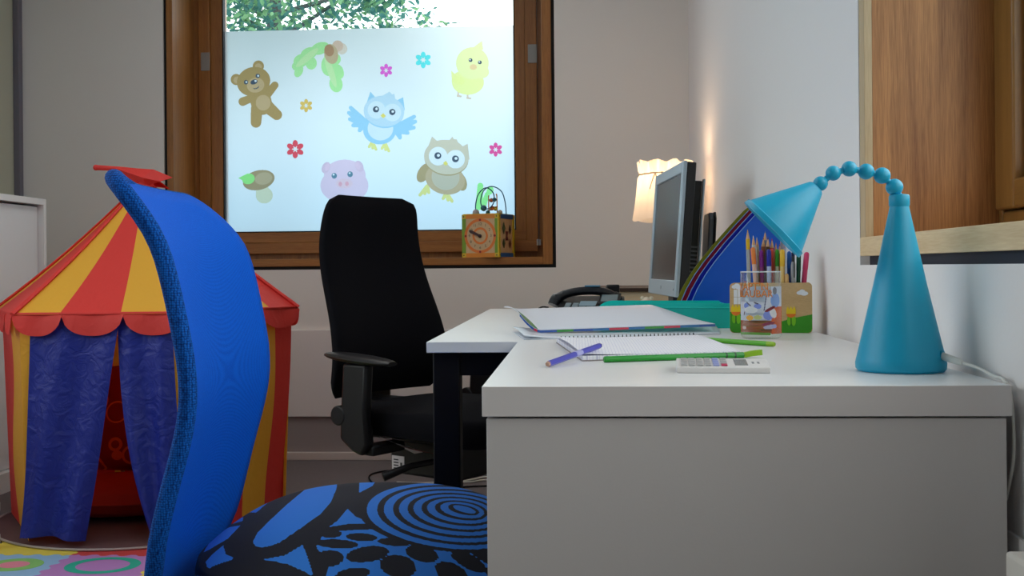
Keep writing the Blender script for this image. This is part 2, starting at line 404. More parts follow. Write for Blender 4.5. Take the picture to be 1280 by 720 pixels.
sticker('bear_sticker', 'brown teddy bear sticker with arms out on the frosted window', [
    ('ear', BR, ell(323, 82.6, 7, 7)), ('ear', BR, ell(295.3, 99.4, 7, 7)), ('inner_ear', BL, ell(323, 83.6, 4.4, 4.4)), ('inner_ear', BL, ell(296.3, 100, 4.4, 4.4)),
    ('leg', BR, capd(321, 136, 320, 153, 7.4, 6.6)), ('leg', BR, capd(335, 134, 346, 143.5, 8, 6.6)), ('arm', BR, capd(333, 119, 343.5, 106.5, 5.6, 4.6)), ('arm', BR, capd(316, 122, 303.5, 127, 4.6, 5.4)),
    ('body', BR, ell(326, 126, 13.2, 18, -18)), ('head', BR, ell(317, 102, 21, 18.2, -15)), ('belly', BL, ell(329, 128.4, 9.2, 9.7)), ('muzzle', BL, ell(319.5, 106.5, 11, 9.2, -12)),
    ('mouth', DK, ell(320, 109, 3.8, 2.2, -20)), ('muzzle', BL, ell(319.6, 107.9, 3.9, 2.2, -20)),
    ('eye', DK, ell(307.5, 102.8, 2.7, 2.7)), ('eye', DK, ell(322.2, 94.9, 2.7, 2.7)), ('glint', WHT, ell(308, 102.6, 1.2, 1.2)), ('glint', WHT, ell(322.7, 94.8, 1.2, 1.2)),
    ('nose', DK, ell(317.5, 102.5, 4.6, 3, -20)), ('glint', WHT, ell(319.4, 101.2, 1.5, 1.2))])
G1, G2 = (158, 236, 168), (178, 240, 180)
sticker('oak_leaf_sticker', 'green oak leaf sticker with an acorn, above the small orange flower', [
    ('leaf', G1, ell(400, 60.5, 12, 7.5, -20)), ('leaf', G1, ell(386, 67, 11, 7.5, -25)), ('leaf', G1, ell(376, 76, 9.5, 8, -30)), ('leaf', G1, ell(389, 79, 7, 8)), ('leaf', G1, ell(373.5, 89, 5, 8, 25)), ('leaf', G1, ell(369.5, 83, 4.6, 5)),
    ('leaf_lobe', G2, ell(384, 72, 4, 18, 50)),
    ('leaf#2', G1, ell(411, 82, 9.5, 13)), ('leaf#2', G1, ell(420, 90, 9.5, 10)), ('leaf#2', G1, ell(420, 74, 6, 7)), ('leaf#2', G1, ell(420, 105, 8.2, 10.5, -10)), ('leaf#2', G1, ell(424.5, 92, 5.5, 7)),
    ('leaf_lobe', G2, ell(413, 88, 4, 22, -18)),
    ('acorn_cap', (206, 212, 206), ell(427.5, 61, 6.6, 7)), ('acorn_cap', (196, 190, 178), ell(422, 57.5, 7, 7)), ('acorn', (176, 176, 150), ell(414, 67.5, 8.6, 12.6, -12)), ('acorn', (160, 140, 116), ell(411.5, 63, 6, 7.5, -12))])
CH1, CH2 = (226, 242, 178), (220, 240, 166)
sticker('chick_sticker', 'pale yellow chick sticker near the top of the frosted window', [
    ('foot#1', (190, 196, 184), capd(573, 114, 572.5, 119.5, 1.2)), ('foot#1', (190, 196, 184), capd(572, 120, 576, 120.5, 1.2)), ('foot#2', (190, 196, 184), capd(584.5, 117, 584.5, 122, 1.2)), ('foot#2', (190, 196, 184), capd(584, 122.5, 588, 123, 1.2)),
    ('tail', CH2, pol([(564, 88), (572, 96), (580, 100), (572, 110), (565, 104)])), ('tuft', CH1, pol([(602.5, 51), (588, 62), (604, 62)])), ('tuft', CH1, pol([(598, 54), (590, 64), (604, 66)])),
    ('body', CH2, ell(585, 103, 20, 15.5)), ('body', CH2, ell(577, 101, 12.5, 12)), ('head', CH1, ell(590.5, 79, 20.5, 20)), ('head', CH1, ell(602, 90, 9.5, 8)),
    ('wing', (228, 238, 160), ell(573, 100.5, 8, 5, 20)), ('eye', DK, ell(588.2, 75.2, 2.4, 2.4)), ('eye', DK, ell(599.8, 78, 2.4, 2.4)), ('glint', WHT, ell(587.6, 74.6, .9, .9)), ('glint', WHT, ell(599.2, 77.4, .9, .9)), ('beak', (222, 200, 160), ell(591.7, 83.8, 4.6, 3.6))])
B1, B2, B3, YL = (170, 214, 238), (140, 203, 238), (190, 226, 242), (212, 222, 150)
lay = []
for bx, by, tips in ((455, 154, ((438.4, 134.6), (436.2, 141), (437.4, 149), (441.5, 156.7), (449.5, 163))), (496, 161, ((517.6, 145.8), (519, 152), (517.2, 159.5), (509.5, 166.2), (500, 172)))):
    lay += [('wing#%d' % bx, B2, capd(bx, by, x, y, 6, 2.4)) for x, y in tips]
for fx, fy in ((465.5, 181), (481.5, 183)): lay += [('foot#%d' % fx, YL, capd(fx, fy - 4, fx + k, fy + 4 + .4 * k, 2, 1.8)) for k in (-4, 0.5, 4.5)]
lay += [('ear', B2, pol([(463, 114.5), (456.5, 134), (472, 125)])), ('ear', B2, pol([(504, 121.5), (506, 138), (493, 127)])), ('tuft', B1, pol([(474, 122), (487, 114.5), (490, 118), (493, 117), (494, 124)])),
        ('body', B2, ell(474.6, 163, 20.5, 17.5)), ('belly', B3, ell(475.5, 160.5, 16, 15)), ('head', B2, ell(480, 140.4, 25, 19.6, 5)), ('head', B1, ell(480, 139, 25.4, 19.4, 5)), ('eye_disc', B3, ell(470.5, 137.4, 11, 11)), ('eye_disc', B3, ell(490.4, 140.6, 11, 11)),
        ('eye', DK, ell(470, 136.7, 3.9, 3.9)), ('eye', DK, ell(490.4, 140, 3.9, 3.9)), ('glint', WHT, ell(470.7, 136, 1.6, 1.6)), ('glint', WHT, ell(491, 139.4, 1.6, 1.6)), ('beak', (206, 212, 120), pol([(475.5, 144.5), (479, 141.5), (482.5, 145), (479, 148)]))]
sticker('blue_owl_sticker', 'light blue owl sticker with spread wings in the middle of the window', lay)
O1, O2, O3 = (184, 196, 182), (158, 158, 126), (174, 186, 172); lay = []
for fx, fy, k0 in ((531, 237, -3), (560, 245, 2)): lay += [('foot#%d' % fx, (204, 220, 150), capd(fx - k0, fy - 4, fx + k, fy + 5 - .3 * k * (1 if k0 < 0 else -1), 2.6, 2)) for k in (-6, 0, 5)]
lay += [('wing#1', O2, ell(530, 216, 7.5, 13, 30)), ('wing#2', O2, ell(575.5, 227, 7.5, 12, -22)), ('body', (172, 172, 146), ell(556.4, 224, 25, 19, 14)), ('belly', O3, ell(557, 221, 17.5, 16.5, 12)),
        ('ear', O1, pol([(540, 170.5), (531, 194), (552, 181)])), ('ear', O1, pol([(584.6, 179.5), (587, 200), (571, 187)])), ('tuft', O1, pol([(550, 183), (562, 175), (565.5, 170.8), (567.5, 174), (571, 174), (572.5, 178), (577, 181), (572, 188)])),
        ('head', O2, ell(558, 198, 27.8, 21.6, 8)), ('head', O1, ell(558, 196.4, 28, 21.6, 8)), ('eye_disc', WHT, ell(547.6, 195.2, 11.6, 11.6)), ('eye_disc', WHT, ell(569.4, 199, 11.6, 11.6)), ('eye', DK, ell(547.3, 194.6, 4.3, 4.3)), ('eye', DK, ell(569.3, 198.6, 4.3, 4.3)),
        ('glint', WHT, ell(548, 194.2, 1.8, 1.8)), ('glint', WHT, ell(570, 198, 1.8, 1.8)), ('beak', (206, 212, 120), pol([(553.8, 203.8), (557, 201), (560, 204.6), (557, 207.4)]))]
sticker('brown_owl_sticker', 'grey-brown owl sticker with folded wings, next to the bead cube', lay)
PG = (200, 200, 226)
sticker('pig_sticker', 'lilac pig head sticker peeking over the black chair', [
    ('head', PG, ell(431, 219, 26, 19.5)), ('head', PG, ell(430.5, 232, 30, 22)), ('ear', (192, 190, 216), ell(407.5, 209.5, 5, 7.4, 25)), ('ear', (192, 190, 216), ell(449, 208, 5, 7.4, -25)), ('inner_ear', (206, 196, 222), ell(409, 209, 3, 5, 25)), ('inner_ear', (206, 196, 222), ell(447.4, 207.5, 3, 5, -25)),
    ('snout', (216, 196, 214), ell(430.3, 229.4, 10.6, 6.2)), ('nostril', (206, 168, 188), ell(425.4, 230, 2.3, 2.9)), ('nostril', (206, 168, 188), ell(433.7, 229.7, 2.3, 2.9)),
    ('eye', (90, 136, 160), ell(417.8, 219.7, 3.4, 3.6)), ('eye', (90, 136, 160), ell(437.7, 217.8, 3.4, 3.6)), ('glint', WHT, ell(417, 218.3, 1.2, 1.2)), ('glint', WHT, ell(437, 216.4, 1.2, 1.2))])
sticker('mushroom_sticker', 'mushroom sticker with brown cap and a green leaf', [
    ('stem', (192, 216, 196), ell(330.4, 244.2, 10.6, 10.2)), ('stem', (192, 216, 196), pol([(320, 234), (334, 232), (341, 244), (320, 246)])), ('cap', (150, 150, 122), ell(323.4, 225.2, 20.2, 12.2, -14)), ('cap_spot', (166, 170, 144), ell(329.5, 223.2, 11, 7.6, -12)),
    ('leaf', (136, 226, 140), ell(310.5, 223.6, 8, 6.6, -15)), ('leaf', (136, 226, 140), pol([(297.8, 222.6), (308, 217.5), (310, 229)]))])
sticker('cactus_leaf_sticker', 'bright green leaf sticker partly hidden by the bead cube', [
    ('leaf', (138, 232, 150), capd(600.4, 232, 599, 258, 3.6, 4.6)), ('leaf#2', (138, 232, 150), ell(612.5, 238.5, 4, 5.6, 30)), ('leaf#2', (138, 232, 150), capd(609, 243, 604, 258, 3, 3.6))])
for nm, x, y, r, colr in (('pink', 482.6, 88, 8, (206, 104, 214)), ('turquoise', 529, 75, 10, (90, 220, 232)), ('orange', 382.6, 132, 8, (214, 190, 108)), ('red', 369, 186.5, 11, (206, 86, 104)), ('raspberry', 619.5, 187, 8.5, (208, 90, 158))):
    ls = []
    for k in range(6):
        a = pi / 2 + k * pi / 3; ls.append(('petal', colr, ell(x + cos(a) * r * .62, y - sin(a) * r * .62, r * .42, r * .30, -math.degrees(a))))
    for k in range(6):
        a = k * pi / 3; ls.append(('centre', (230, 236, 240), capd(x, y, x + cos(a) * r * .33, y - sin(a) * r * .33, r * .09, r * .05)))
    ls.append(('centre', (230, 236, 240), ell(x, y, r * .15, r * .15)))
    sticker('flower_sticker', {'pink': 'violet-pink six-petal flower sticker above the blue owl', 'turquoise': 'turquoise six-petal flower sticker', 'orange': 'mustard-orange six-petal flower sticker beside the bear', 'red': 'red six-petal flower sticker, the largest flower', 'raspberry': 'raspberry six-petal flower sticker above the bead cube'}[nm], ls, 'flower stickers on the frosted window')

# ------------------------------------------------------------------ window beside the desk
w2 = bpy.data.objects.new('window_2', None); COL.objects.link(w2); w2.location = (WX, .75, FZ); ORG[w2.name] = V(w2.location); w2['kind'] = 'structure'
JY = 2.018; JY2 = -.50
e = .012
b = MB()
for y0, y1 in ((JY, 2.054), (JY2 - .036, JY2)): b.box(WX - .002, WX + e, y0, y1, .8955, 2.44)
b.build('edge_upright', M_oakz, w2, split=True, bevel=.001)
b = MB(); b.box(WX - .003, WX + .235, JY2 - .036, 2.0535, .8955, FZ); b.box(WX - .003, WX + .235, JY2 - .036, 2.0535, 2.41, 2.44)
b.build('window_sill', M_oaky, w2, split=True, bevel=.001)
b = MB(); b.box(WX + e, WX + .24, JY, 2.054, FZ, 2.41); b.box(WX + e, WX + .24, JY2 - .036, JY2, FZ, 2.41)
b.build('jamb_panel', M_oak, w2, split=True)
b = MB(); b.box(WX + .012, WX + .03, JY2, 2.045, OZ0, .8955); b.build('shadow_gap', M_dgap, w2)
SX = .728
b = MB()
b.box(SX + .012, SX + .09, 2.0, JY, FZ, 2.41); b.box(SX + .012, SX + .09, JY2, 2.0, FZ, .97)
for y0, y1 in ((1.918, 2.001), (.70, .86), (JY2, JY2 + .083)): b.box(SX, SX + .08, y0, y1, .973, 2.40)
for y0, y1 in ((1.895, 1.918), (.86, .883), (.677, .70), (JY2 + .083, JY2 + .106)): b.box(SX + .02, SX + .07, y0, y1, 1.02, 2.36)
b.build('sash', M_golden, w2, split=True, bevel=.004)
b = MB()
for y0, y1 in ((.86, 1.918), (JY2 + .083, .70)): b.box(SX, SX + .08, y0, y1, .973, 1.022); b.box(SX, SX + .08, y0, y1, 2.34, 2.40); b.box(SX + .02, SX + .07, y0, y1, 1.022, 1.045)
b.build('sash_rail', M_goldeny, w2, split=True, bevel=.004)
b = MB(); b.box(SX + .045, SX + .049, JY2 + .09, 1.905, 1.03, 2.35); b.build('pane', clearglass('window_glass'), w2)

w3 = bpy.data.objects.new('window_3', None); COL.objects.link(w3); w3.location = (LX, 2.2, .9); ORG[w3.name] = V(w3.location); w3['kind'] = 'structure'  # window added out of view, to light the desk wall and tent
b = MB(); b.box(LX - .26, LX + .004, LY0, LY1, .9, .93); b.build('window_sill', M_wwinx, w3, bevel=.002)
b = MB(); b.box(LX - .26, LX - .18, LY0, LY0 + .08, .93, 2.45); b.box(LX - .26, LX - .18, LY1 - .08, LY1, .93, 2.45); b.box(LX - .26, LX - .18, 1.64, 1.71, 1.01, 2.37); b.build('sash', M_wwin, w3, split=True, bevel=.003)
b = MB(); b.box(LX - .26, LX - .18, LY0 + .08, LY1 - .08, .93, 1.01); b.box(LX - .26, LX - .18, LY0 + .08, LY1 - .08, 2.37, 2.45); b.build('sash_rail', M_wwinx, w3, split=True, bevel=.003)
b = MB(); b.box(LX - .222, LX - .218, LY0 + .08, LY1 - .08, 1.0, 2.38); b.build('pane', clearglass('window_glass'), w3)

# ------------------------------------------------------------------ outside
b = MB(); b.box(-40, 40, 6.2, 60, -3.2, -3.0); b.box(.9, 40, -20, 6.2, -3.2, -3.0)
struct('ground', b, plain('paving', (120, 150, 176), .95, var=.1, vscale=.6))  # ground tinted blue, to colour the light through the frosted film
tr = thing('leafy_tree', (-3.45, 12.5, -3), 'leafy green tree outside, above the frosted film', 'tree')
b = MB(); base = V((-3.45, 12.5, -3))
b.tube([base, base + V((.05, 0, 3)), base + V((0, .1, 6.4)), base + V((.1, .1, 8.4))], [.2, .14, .09, .02], 10)
brs = []
for k in range(17):
    h = 5.9 + k * .11; a = k * 2.4; ln = 1.9 - .05 * k + random.uniform(-.3, .5); p0 = base + V((.03, .05, h))
    p1 = p0 + V((cos(a) * ln * .6, sin(a) * ln * .6, ln * .2)); p2 = p0 + V((cos(a) * ln, sin(a) * ln, ln * .25 + random.uniform(-.3, .2)))
    b.tube([p0, p1, p2], [.030, .016, .006], 6); brs.append((p0, p1, p2))
b.build('trunk', plain('bark', (84, 84, 80), .9), tr)
b = MB()
for p0, p1, p2 in brs:
    for c in range(13):
        t = .35 + .65 * c / 12; q = p1.lerp(p2, t * 1.05 - .2) if t > .5 else p0.lerp(p1, t * 1.6)
        q = q + V((random.gauss(0, .16), random.gauss(0, .16), random.gauss(0, .14)))
        for k in range(38):
            r = q + V((random.gauss(0, .13), random.gauss(0, .13), random.gauss(0, .10))); s_ = random.uniform(.03, .06)
            Mr = Mx.Translation(r) @ Mx.Rotation(random.uniform(0, 6.28), 4, 'Z') @ Mx.Rotation(random.uniform(-1.1, 1.1), 4, 'X') @ Mx.Rotation(random.uniform(-.8, .8), 4, 'Y')
            b.add([(0, -s_, 0), (s_ * .6, -.2 * s_, .12 * s_), (s_ * .45, .5 * s_, .05 * s_), (0, s_, -.1 * s_), (-s_ * .45, .5 * s_, .05 * s_), (-s_ * .6, -.2 * s_, .12 * s_)], [(0, 1, 2, 3), (0, 3, 4, 5)], random.randrange(2), Mr)
b.build('foliage', [cloth('leaf_green', (116, 158, 110), 0, .5, .6), cloth('leaf_green_deep', (74, 122, 110), 0, .5, .6)], tr, smooth=0)

# ------------------------------------------------------------------ desk
DX0, DX1, DY0, DY1 = -.1145, .4975, 1.320, 2.12
d1 = thing('desk', (.19, 1.72, 0), 'white laminate desk with full end panel, holding the turquoise lamp', 'desk')
b = MB(); b.box(DX0, DX1, DY0, DY1, .704, .74); b.build('tabletop', M_lam, d1, bevel=.0012)
b = MB(); b.box(DX0 + .0006, DX1 - .0006, DY0 - .0012, DY0 + .0002, .7046, .7394); b.build('edge_band', plain('edge_band_white', (222, 215, 213), .45), d1)  # thin strip toned down so the slab's front looks shaded
b = MB(); b.box(DX0 + .005, DX1 - .005, DY0 + .003, DY0 + .028, 0, .7015); b.build('end_panel', M_lamshaded, d1, bevel=.001)
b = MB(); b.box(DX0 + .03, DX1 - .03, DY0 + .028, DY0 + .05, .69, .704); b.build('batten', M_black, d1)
b = MB(); b.box(DX1 - .06, DX1 - .03, DY0 + .028, DY1 - .05, .35, .70); b.build('modesty_panel', M_lamshaded, d1)
for y in (2.04,):
    for x in (DX1 - .09, DX0 + .08): b = MB(); b.box(x, x + .05, y, y + .05, 0, .704); b.build('leg', M_blkmetal, d1, bevel=.003)
d2 = thing('office_desk', (.1, 2.98, 0), 'white desk on black metal legs, carrying the monitor', 'desk')
b = MB(); b.box(-.289, DX1, DY1 + .001, 3.83, .719, .74); 
b.v = [V((p.x - .0115 * (p.y > 3) * (p.x < 0), p.y, p.z)) for p in b.v]
b.build('tabletop', M_lam, d2, bevel=.0012)
for x, y in ((-.281, 2.15), (.42, 2.19), (.10, 3.70), (.42, 3.70)):
    b = MB(); b.box(x, x + .052, y, y + .052, 0, .719); b.build('leg', M_blkmetal, d2, bevel=.003)
b = MB(); b.box(-.23, .42, 2.16, 2.19, .672, .719); b.box(.152, .42, 3.71, 3.74, .672, .719); b.box(.05, .08, 2.19, 3.71, .68, .719)
b.build('crossbeam', M_blkmetal, d2, split=True, bevel=.002)
# side cupboard behind, with a dark top
cb = thing('side_cupboard', (.29, 4.3, 0), 'low beige cupboard with dark brown top, under the fabric lamp', 'cupboard')
b = MB(); b.box(.075, .50, 4.07, 4.62, 0, .790); b.build('body', plain('beige_laminate', (226, 204, 170), .5), cb, bevel=.002)
b = MB(); b.box(.07, .503, 4.06, 4.63, .790, .803); b.build('top', plain('dark_brown_top', (70, 50, 40), .5), cb, bevel=.001)
b = MB(); b.box(.09, .285, 4.052, 4.07, .06, .755); b.build('door', plain('beige_laminate', (226, 204, 170), .5), cb, bevel=.002)
b = MB(); b.box(.291, .486, 4.052, 4.07, .06, .755); b.build('door', plain('beige_laminate', (226, 204, 170), .5), cb, bevel=.002)

# white cabinet by the far side wall
c0 = thing('white_cabinet', (-2.45, 4.1, 0), 'white cabinet with a framed inset front beside the circus tent', 'cabinet')
CX0, CX1, CY0, CY1, CT = LX + .005, -2.283, 3.4, 4.70, 1.193
b = MB(); b.box(CX0, CX1, CY0, CY1, CT - .026, CT); b.box(CX0, CX1, CY1 - .022, CY1, 0, CT - .026); b.box(CX0, CX1, CY0, CY0 + .022, 0, CT - .026); b.box(CX0, CX1, CY0 + .022, CY1 - .022, .0, .08); b.box(CX0, CX0 + .02, CY0 + .022, CY1 - .022, .08, CT - .026)
b.build('carcass', plain('cabinet_white', (236, 237, 238), .4), c0, bevel=.001)
b = MB(); b.box(CX1 - .045, CX1 - .026, CY0 + .026, CY1 - .026, .084, CT - .034); b.build('front_panel', plain('cabinet_panel', (230, 233, 236), .4), c0, bevel=.002)

# white boxed unit by the wall, close to the camera
u = thing('boxed_unit', (.47, .85, 0), 'white boxed unit on the floor between the desk end and the wall', 'cabinet')
p = atx(1259.5, 688, .44)
b = MB(); b.box(.437, WX - .008, .5, p.y, .03, p.z); b.build('body', plain('unit_white', (226, 220, 212), .45), u, bevel=.004)
b = MB(); b.box(.452, WX - .009, .52, p.y - .02, 0, .03); b.build('plinth', M_black, u)

# ------------------------------------------------------------------ turquoise lamp
TQ = plain('turquoise_plastic', (14, 162, 200), .42, var=.03, vscale=30, bump=.05, bscale=700)
LB = V((.4235, 1.502, .7404)); lzc = (LB - EYE).dot(fw)
lamp = thing('desk_lamp', LB, 'turquoise cone desk lamp with bead neck, standing at the desk end', 'lamp')
S = lzc / F
def lz(py): return CZ + (HY - py) * S + .0
hz = (lz(262) - .74)
b = MB(Mx.Translation(LB)); b.lathe([(.0540, 0), (.0570, .003), (.0575, .010), (.0562, .016), (.0556, .018), (.0338, hz * .52), (.0128, hz - .004), (.0122, hz)], 48)
b.build('base', TQ, lamp, smooth=35)
b = MB(Mx.Translation(LB)); b.lathe([(.0124, hz - .001), (.0132, hz + .001), (.0132, hz + .012), (.0122, hz + .0145), (.004, hz + .016)], 32)
b.build('collar', TQ, lamp, smooth=35)
bc = [atd(x, y, lzc) for x, y in ((1118, 234), (1102.5, 219.5), (1082.5, 214.5), (1061.5, 211), (1041.5, 216.5), (1025.5, 229.5))]
nk = MB()
for i, p in enumerate(bc): nk.ball(p, .0112 - .0003 * i, 20, 12)
nk.tube([LB + V((0, 0, hz + .014))] + bc, .0042, 10)
nk.build('bead_neck', TQ, lamp, smooth=60)
ax = (atd(968, 284, lzc + .012) - bc[-1]).normalized(); Ml = frame(bc[-1], ax.orthogonal(), ax.cross(ax.orthogonal()))
zz = (Ml.to_3x3() @ V((0, 0, 1))).dot(ax); sg = 1 if zz > 0 else -1
hl = (V((968, 284)) - V((1025.5, 229.5))).length * S if False else 79 * S
b = MB(Ml @ Mx.Diagonal((1, 1, sg, 1)))
b.lathe([(.006, .004), (.0115, .008), (.048, hl - .004), (.0505, hl - .003), (.0512, hl + .004), (.0488, hl + .0045), (.047, hl - .001), (.010, .012)], 48)
b.build('lamp_shade', TQ, lamp, smooth=35)
b = MB(Ml @ Mx.Diagonal((1, 1, sg, 1))); b.ball((0, 0, hl * .55), (.014, .014, .02)); b.build('bulb', plain('frosted_bulb', (235, 235, 230), .3), lamp)
pd = V((.80, -.60, 0)); pp = LB + pd * .0535 + V((0, 0, .0215))
b = MB(); b.tube([pp - pd * .012, pp + pd * .002], .0075, 12); b.build('socket', TQ, lamp)
p2_, p3_ = atz(1204, 454, .7560), atz(1224, 460.5, .7510)
b = MB(); b.tube([pp, pp.lerp(p2_, .8), p2_], [.0052, .0044, .0028], 10)
b.tube(smoothpath([p2_, p3_, atz(1243, 471, .7438), (.4995, 1.352, .7432), (.5045, 1.343, .728), (.5052, 1.336, .69), (.5052, 1.338, .65), (.5045, 1.36, .60)], 8), .0021, 8)
b.build('power_cable', plain('white_cable', (220, 218, 212), .5), lamp, smooth=60)

# ------------------------------------------------------------------ things on the desk
GN = plain('green_lacquer', (26, 150, 40), .35); LG = plain('lime_plastic', (146, 190, 28), .4); LG2 = plain('leaf_green_plastic', (86, 176, 24), .4)
def rod(mb, p, q, r, n=12, mi=0, flat=None): mb.tube([p, q], r, n, mi=mi, flat=flat)
# blue pencil
p0, p1 = atz(684, 455.5, .7447), atz(750, 432, .7585)
t = thing('blue_pencil', (p0 + p1) / 2 - V((0, 0, .0045)), 'blue and lilac pencil lying askew across the notebook corner', 'pencil')
d = (p1 - p0)
b = MB(); b.tube([p0 + d * .02, p1 - d * .03], .0044, 6); b.build('barrel', plain('blue_lacquer', (72, 74, 186), .35), t, smooth=20)
b = MB(); b.tube([p0, p0 + d * .02], [.0030, .0044], 6, mi=0); b.build('wood_end', plain('cut_wood', (190, 150, 130), .6), t)
b = MB(); b.tube([p1 - d * .03, p1], [.0044, .0041], 6); b.build('cap_end', plain('navy_lacquer', (44, 40, 140), .35), t)
b = MB(); b.tube([p0 + d * .5, p0 + d * .62], .00455, 6); b.build('print_band', plain('lilac_print', (176, 178, 230), .4), t, smooth=20)
# spiral notebook
NA, NB_, NC, ND = atz(728, 445, .748), atz(925, 439, .748), atz(872, 418.5, .748), atz(696, 423.5, .748)
nb = thing('spiral_notebook', ((NA + NB_ + NC + ND) / 4).xy.to_3d() + V((0, 0, .74)), 'open spiral notebook with blank squared pages on the desk', 'notebook')
def nbp(u, v): return (NA.lerp(NB_, u)).lerp(ND.lerp(NC, u), v)
b = MB()
def quad(mb, z0, z1, gr=0, mi=0, u0=0, u1=1, v0=0, v1=1):
    pts = [nbp(u0 - gr, v0 - gr), nbp(u1 + gr, v0 - gr), nbp(u1 + gr, v1 + gr), nbp(u0 - gr, v1 + gr)]
    mb.prism([(q.x, q.y) for q in pts], z0, z1, 'z', mi)
quad(b, .7402, .7418, .004); b.build('back_cover', plain('grey_board', (150, 140, 140), .7), nb)
m, nt, bb = new('squared_paper'); L = nt.links.new
tc = N(nt, 'ShaderNodeTexCoord'); wv = []
for q in (0, 1, 2):
    sx = N(nt, 'ShaderNodeSeparateXYZ'); L(tc.outputs['Object'], sx.inputs[0]) if q == 0 else None
    if q == 0: sep = sx
def ln(out):
    a = N(nt, 'ShaderNodeMath', operation='MULTIPLY'); a.inputs[1].default_value = 200; L(out, a.inputs[0])
    f_ = N(nt, 'ShaderNodeMath', operation='FRACT'); L(a.outputs[0], f_.inputs[0])
    l_ = N(nt, 'ShaderNodeMath', operation='LESS_THAN'); l_.inputs[1].default_value = .12; L(f_.outputs[0], l_.inputs[0]); return l_.outputs[0]
mxm = N(nt, 'ShaderNodeMath', operation='MAXIMUM'); L(ln(sep.outputs[0]), mxm.inputs[0]); L(ln(sep.outputs[1]), mxm.inputs[1])
mx = N(nt, 'ShaderNodeMix', data_type='RGBA'); mx.inputs[6].default_value = lin((242, 242, 248)); mx.inputs[7].default_value = lin((206, 206, 228)); L(mxm.outputs[0], mx.inputs[0]); L(mx.outputs[2], bb.inputs['Base Color']); bb.inputs['Roughness'].default_value = .7
b = MB()
def pg(u, v): q = nbp(u, v); return (q.x, q.y, .7482 + .0025 * sin(pi * v) * (1 - u * .3) + (.0035 * (1 - u) ** 6))
b.grid(pg, 24, 16); quad(b, .7419, .7481, 0)
b.build('pages', m, nb, smooth=30)
b = MB(); nr = 34
for k in range(nr):
    u_ = .03 + .94 * k / (nr - 1); q = nbp(u_, 1.0); dr = (nbp(u_, 1) - nbp(u_, .9)).normalized()
    b.tube([V((q.x, q.y, .7475)) + dr * (.0042 * cos(a)) + V((0, 0, .0050 * sin(a))) for a in [2 * pi * j / 10 for j in range(10)]], .0007, 5, closed=True)
o = b.build('spiral_binding', plain('black_wire', (34, 34, 40), .4), nb); o['kind'] = 'stuff'
# green pencil with lime cap end
p0, p1 = atz(755, 449.5, .7445), atz(929, 444, .7445); p0.z = p1.z = .7447
t = thing('green_pencil', (p0 + p1) / 2 - V((0, 0, .0047)), 'thick green pencil with lime clip lying before the notebook', 'pencil')
d = p1 - p0; b = MB(); b.tube([p0, p0 + d * .004, p1], [.0040, .0046, .0046], 8); b.build('barrel', GN, t, smooth=20)
b = MB()
for a in (.865, .93): b.tube([p0 + d * a, p0 + d * (a + .012)], .00475, 8)
b.build('band', plain('dark_green_band', (10, 70, 30), .4), t, split=True)
b = MB(); dn = d.normalized(); q = p1 + dn * .030 + V((0, 0, .0035)); b.tube([p1, p1 + dn * .002, p1 + dn * .014 + V((0, 0, .0022)), q], [.0046, .0054, .0058, .0058], 4); b.build('clip', LG, t)
# lime pen beyond the notebook
p0, p1 = atz(868, 423.5, .745), atz(968, 430, .745); p0.z = p1.z = .7446
t = thing('lime_pen', (p0 + p1) / 2 - V((0, 0, .0046)), 'flat lime green pen lying beyond the notebook, below the glass', 'pen')
d = p1 - p0; b = MB(); b.tube([p0, p0 + d * .92], .0045, 10); b.build('barrel', LG2, t)
b = MB(); b.tube([p0 + d * .92, p0 + d * .985, p1], [.0046, .0043, .0036], 10); b.build('cap', LG, t)
# calculator
Ca, Cb = atz(846, 466.5, .74), atz(963, 467, .74); xd = (Cb - Ca).normalized(); yd = V((-xd.y, xd.x, 0))
W_ = (Cb - Ca).length; Mc = frame(Ca, xd, yd); Dp = .078
t = thing('calculator', Ca + xd * W_ / 2 + yd * .05, 'small white pocket calculator near the front edge of the desk', 'calculator')
b = MB(Mc); b.prism([(0, .001), (.0005, 0), (Dp, 0), (Dp, .013), (Dp - .002, .0135), (.002, .0085), (0, .0075)], 0, W_, 'x'); b.build('case', plain('ivory_plastic', (226, 222, 220), .45), t, bevel=.001)
def ctop(x, y0, x1, y1, h, mb):
    f_ = lambda yy: .0085 + (yy - .002) / (Dp - .004) * .005
    mb.add([(x, y0, f_(y0)), (x1, y0, f_(y0)), (x1, y1, f_(y1)), (x, y1, f_(y1)), (x, y0, f_(y0) + h), (x1, y0, f_(y0) + h), (x1, y1, f_(y1) + h), (x, y1, f_(y1) + h)], [(0, 3, 2, 1), (4, 5, 6, 7), (0, 1, 5, 4), (1, 2, 6, 5), (2, 3, 7, 6), (3, 0, 4, 7)])
kx = [.006, .016, .0265, .037, .0475, .058]
for r_ in range(4):
    for k, x in enumerate(kx):
        b = MB(Mc); ctop(x, .006 + r_ * .017, x + .008, .018 + r_ * .017, .0018, b)
        cc = (206, 52, 96) if (k == 5 and r_ == 0) else (150, 160, 214) if k == 4 else (176, 176, 176)
        b.build('key', plain('key_%d_%d_%d' % cc, cc, .5), t, bevel=.0006)
b = MB(Mc); ctop(.076, .014, .093, .066, .0003, b); b.build('display', plain('lcd', (110, 114, 112), .2), t)
b = MB(Mc)
for x in (.099, .106): ctop(x, .030, x + .003, .044, .0003, b)
b.build('label_mark', plain('grey_print', (130, 130, 134), .5), t, split=True)

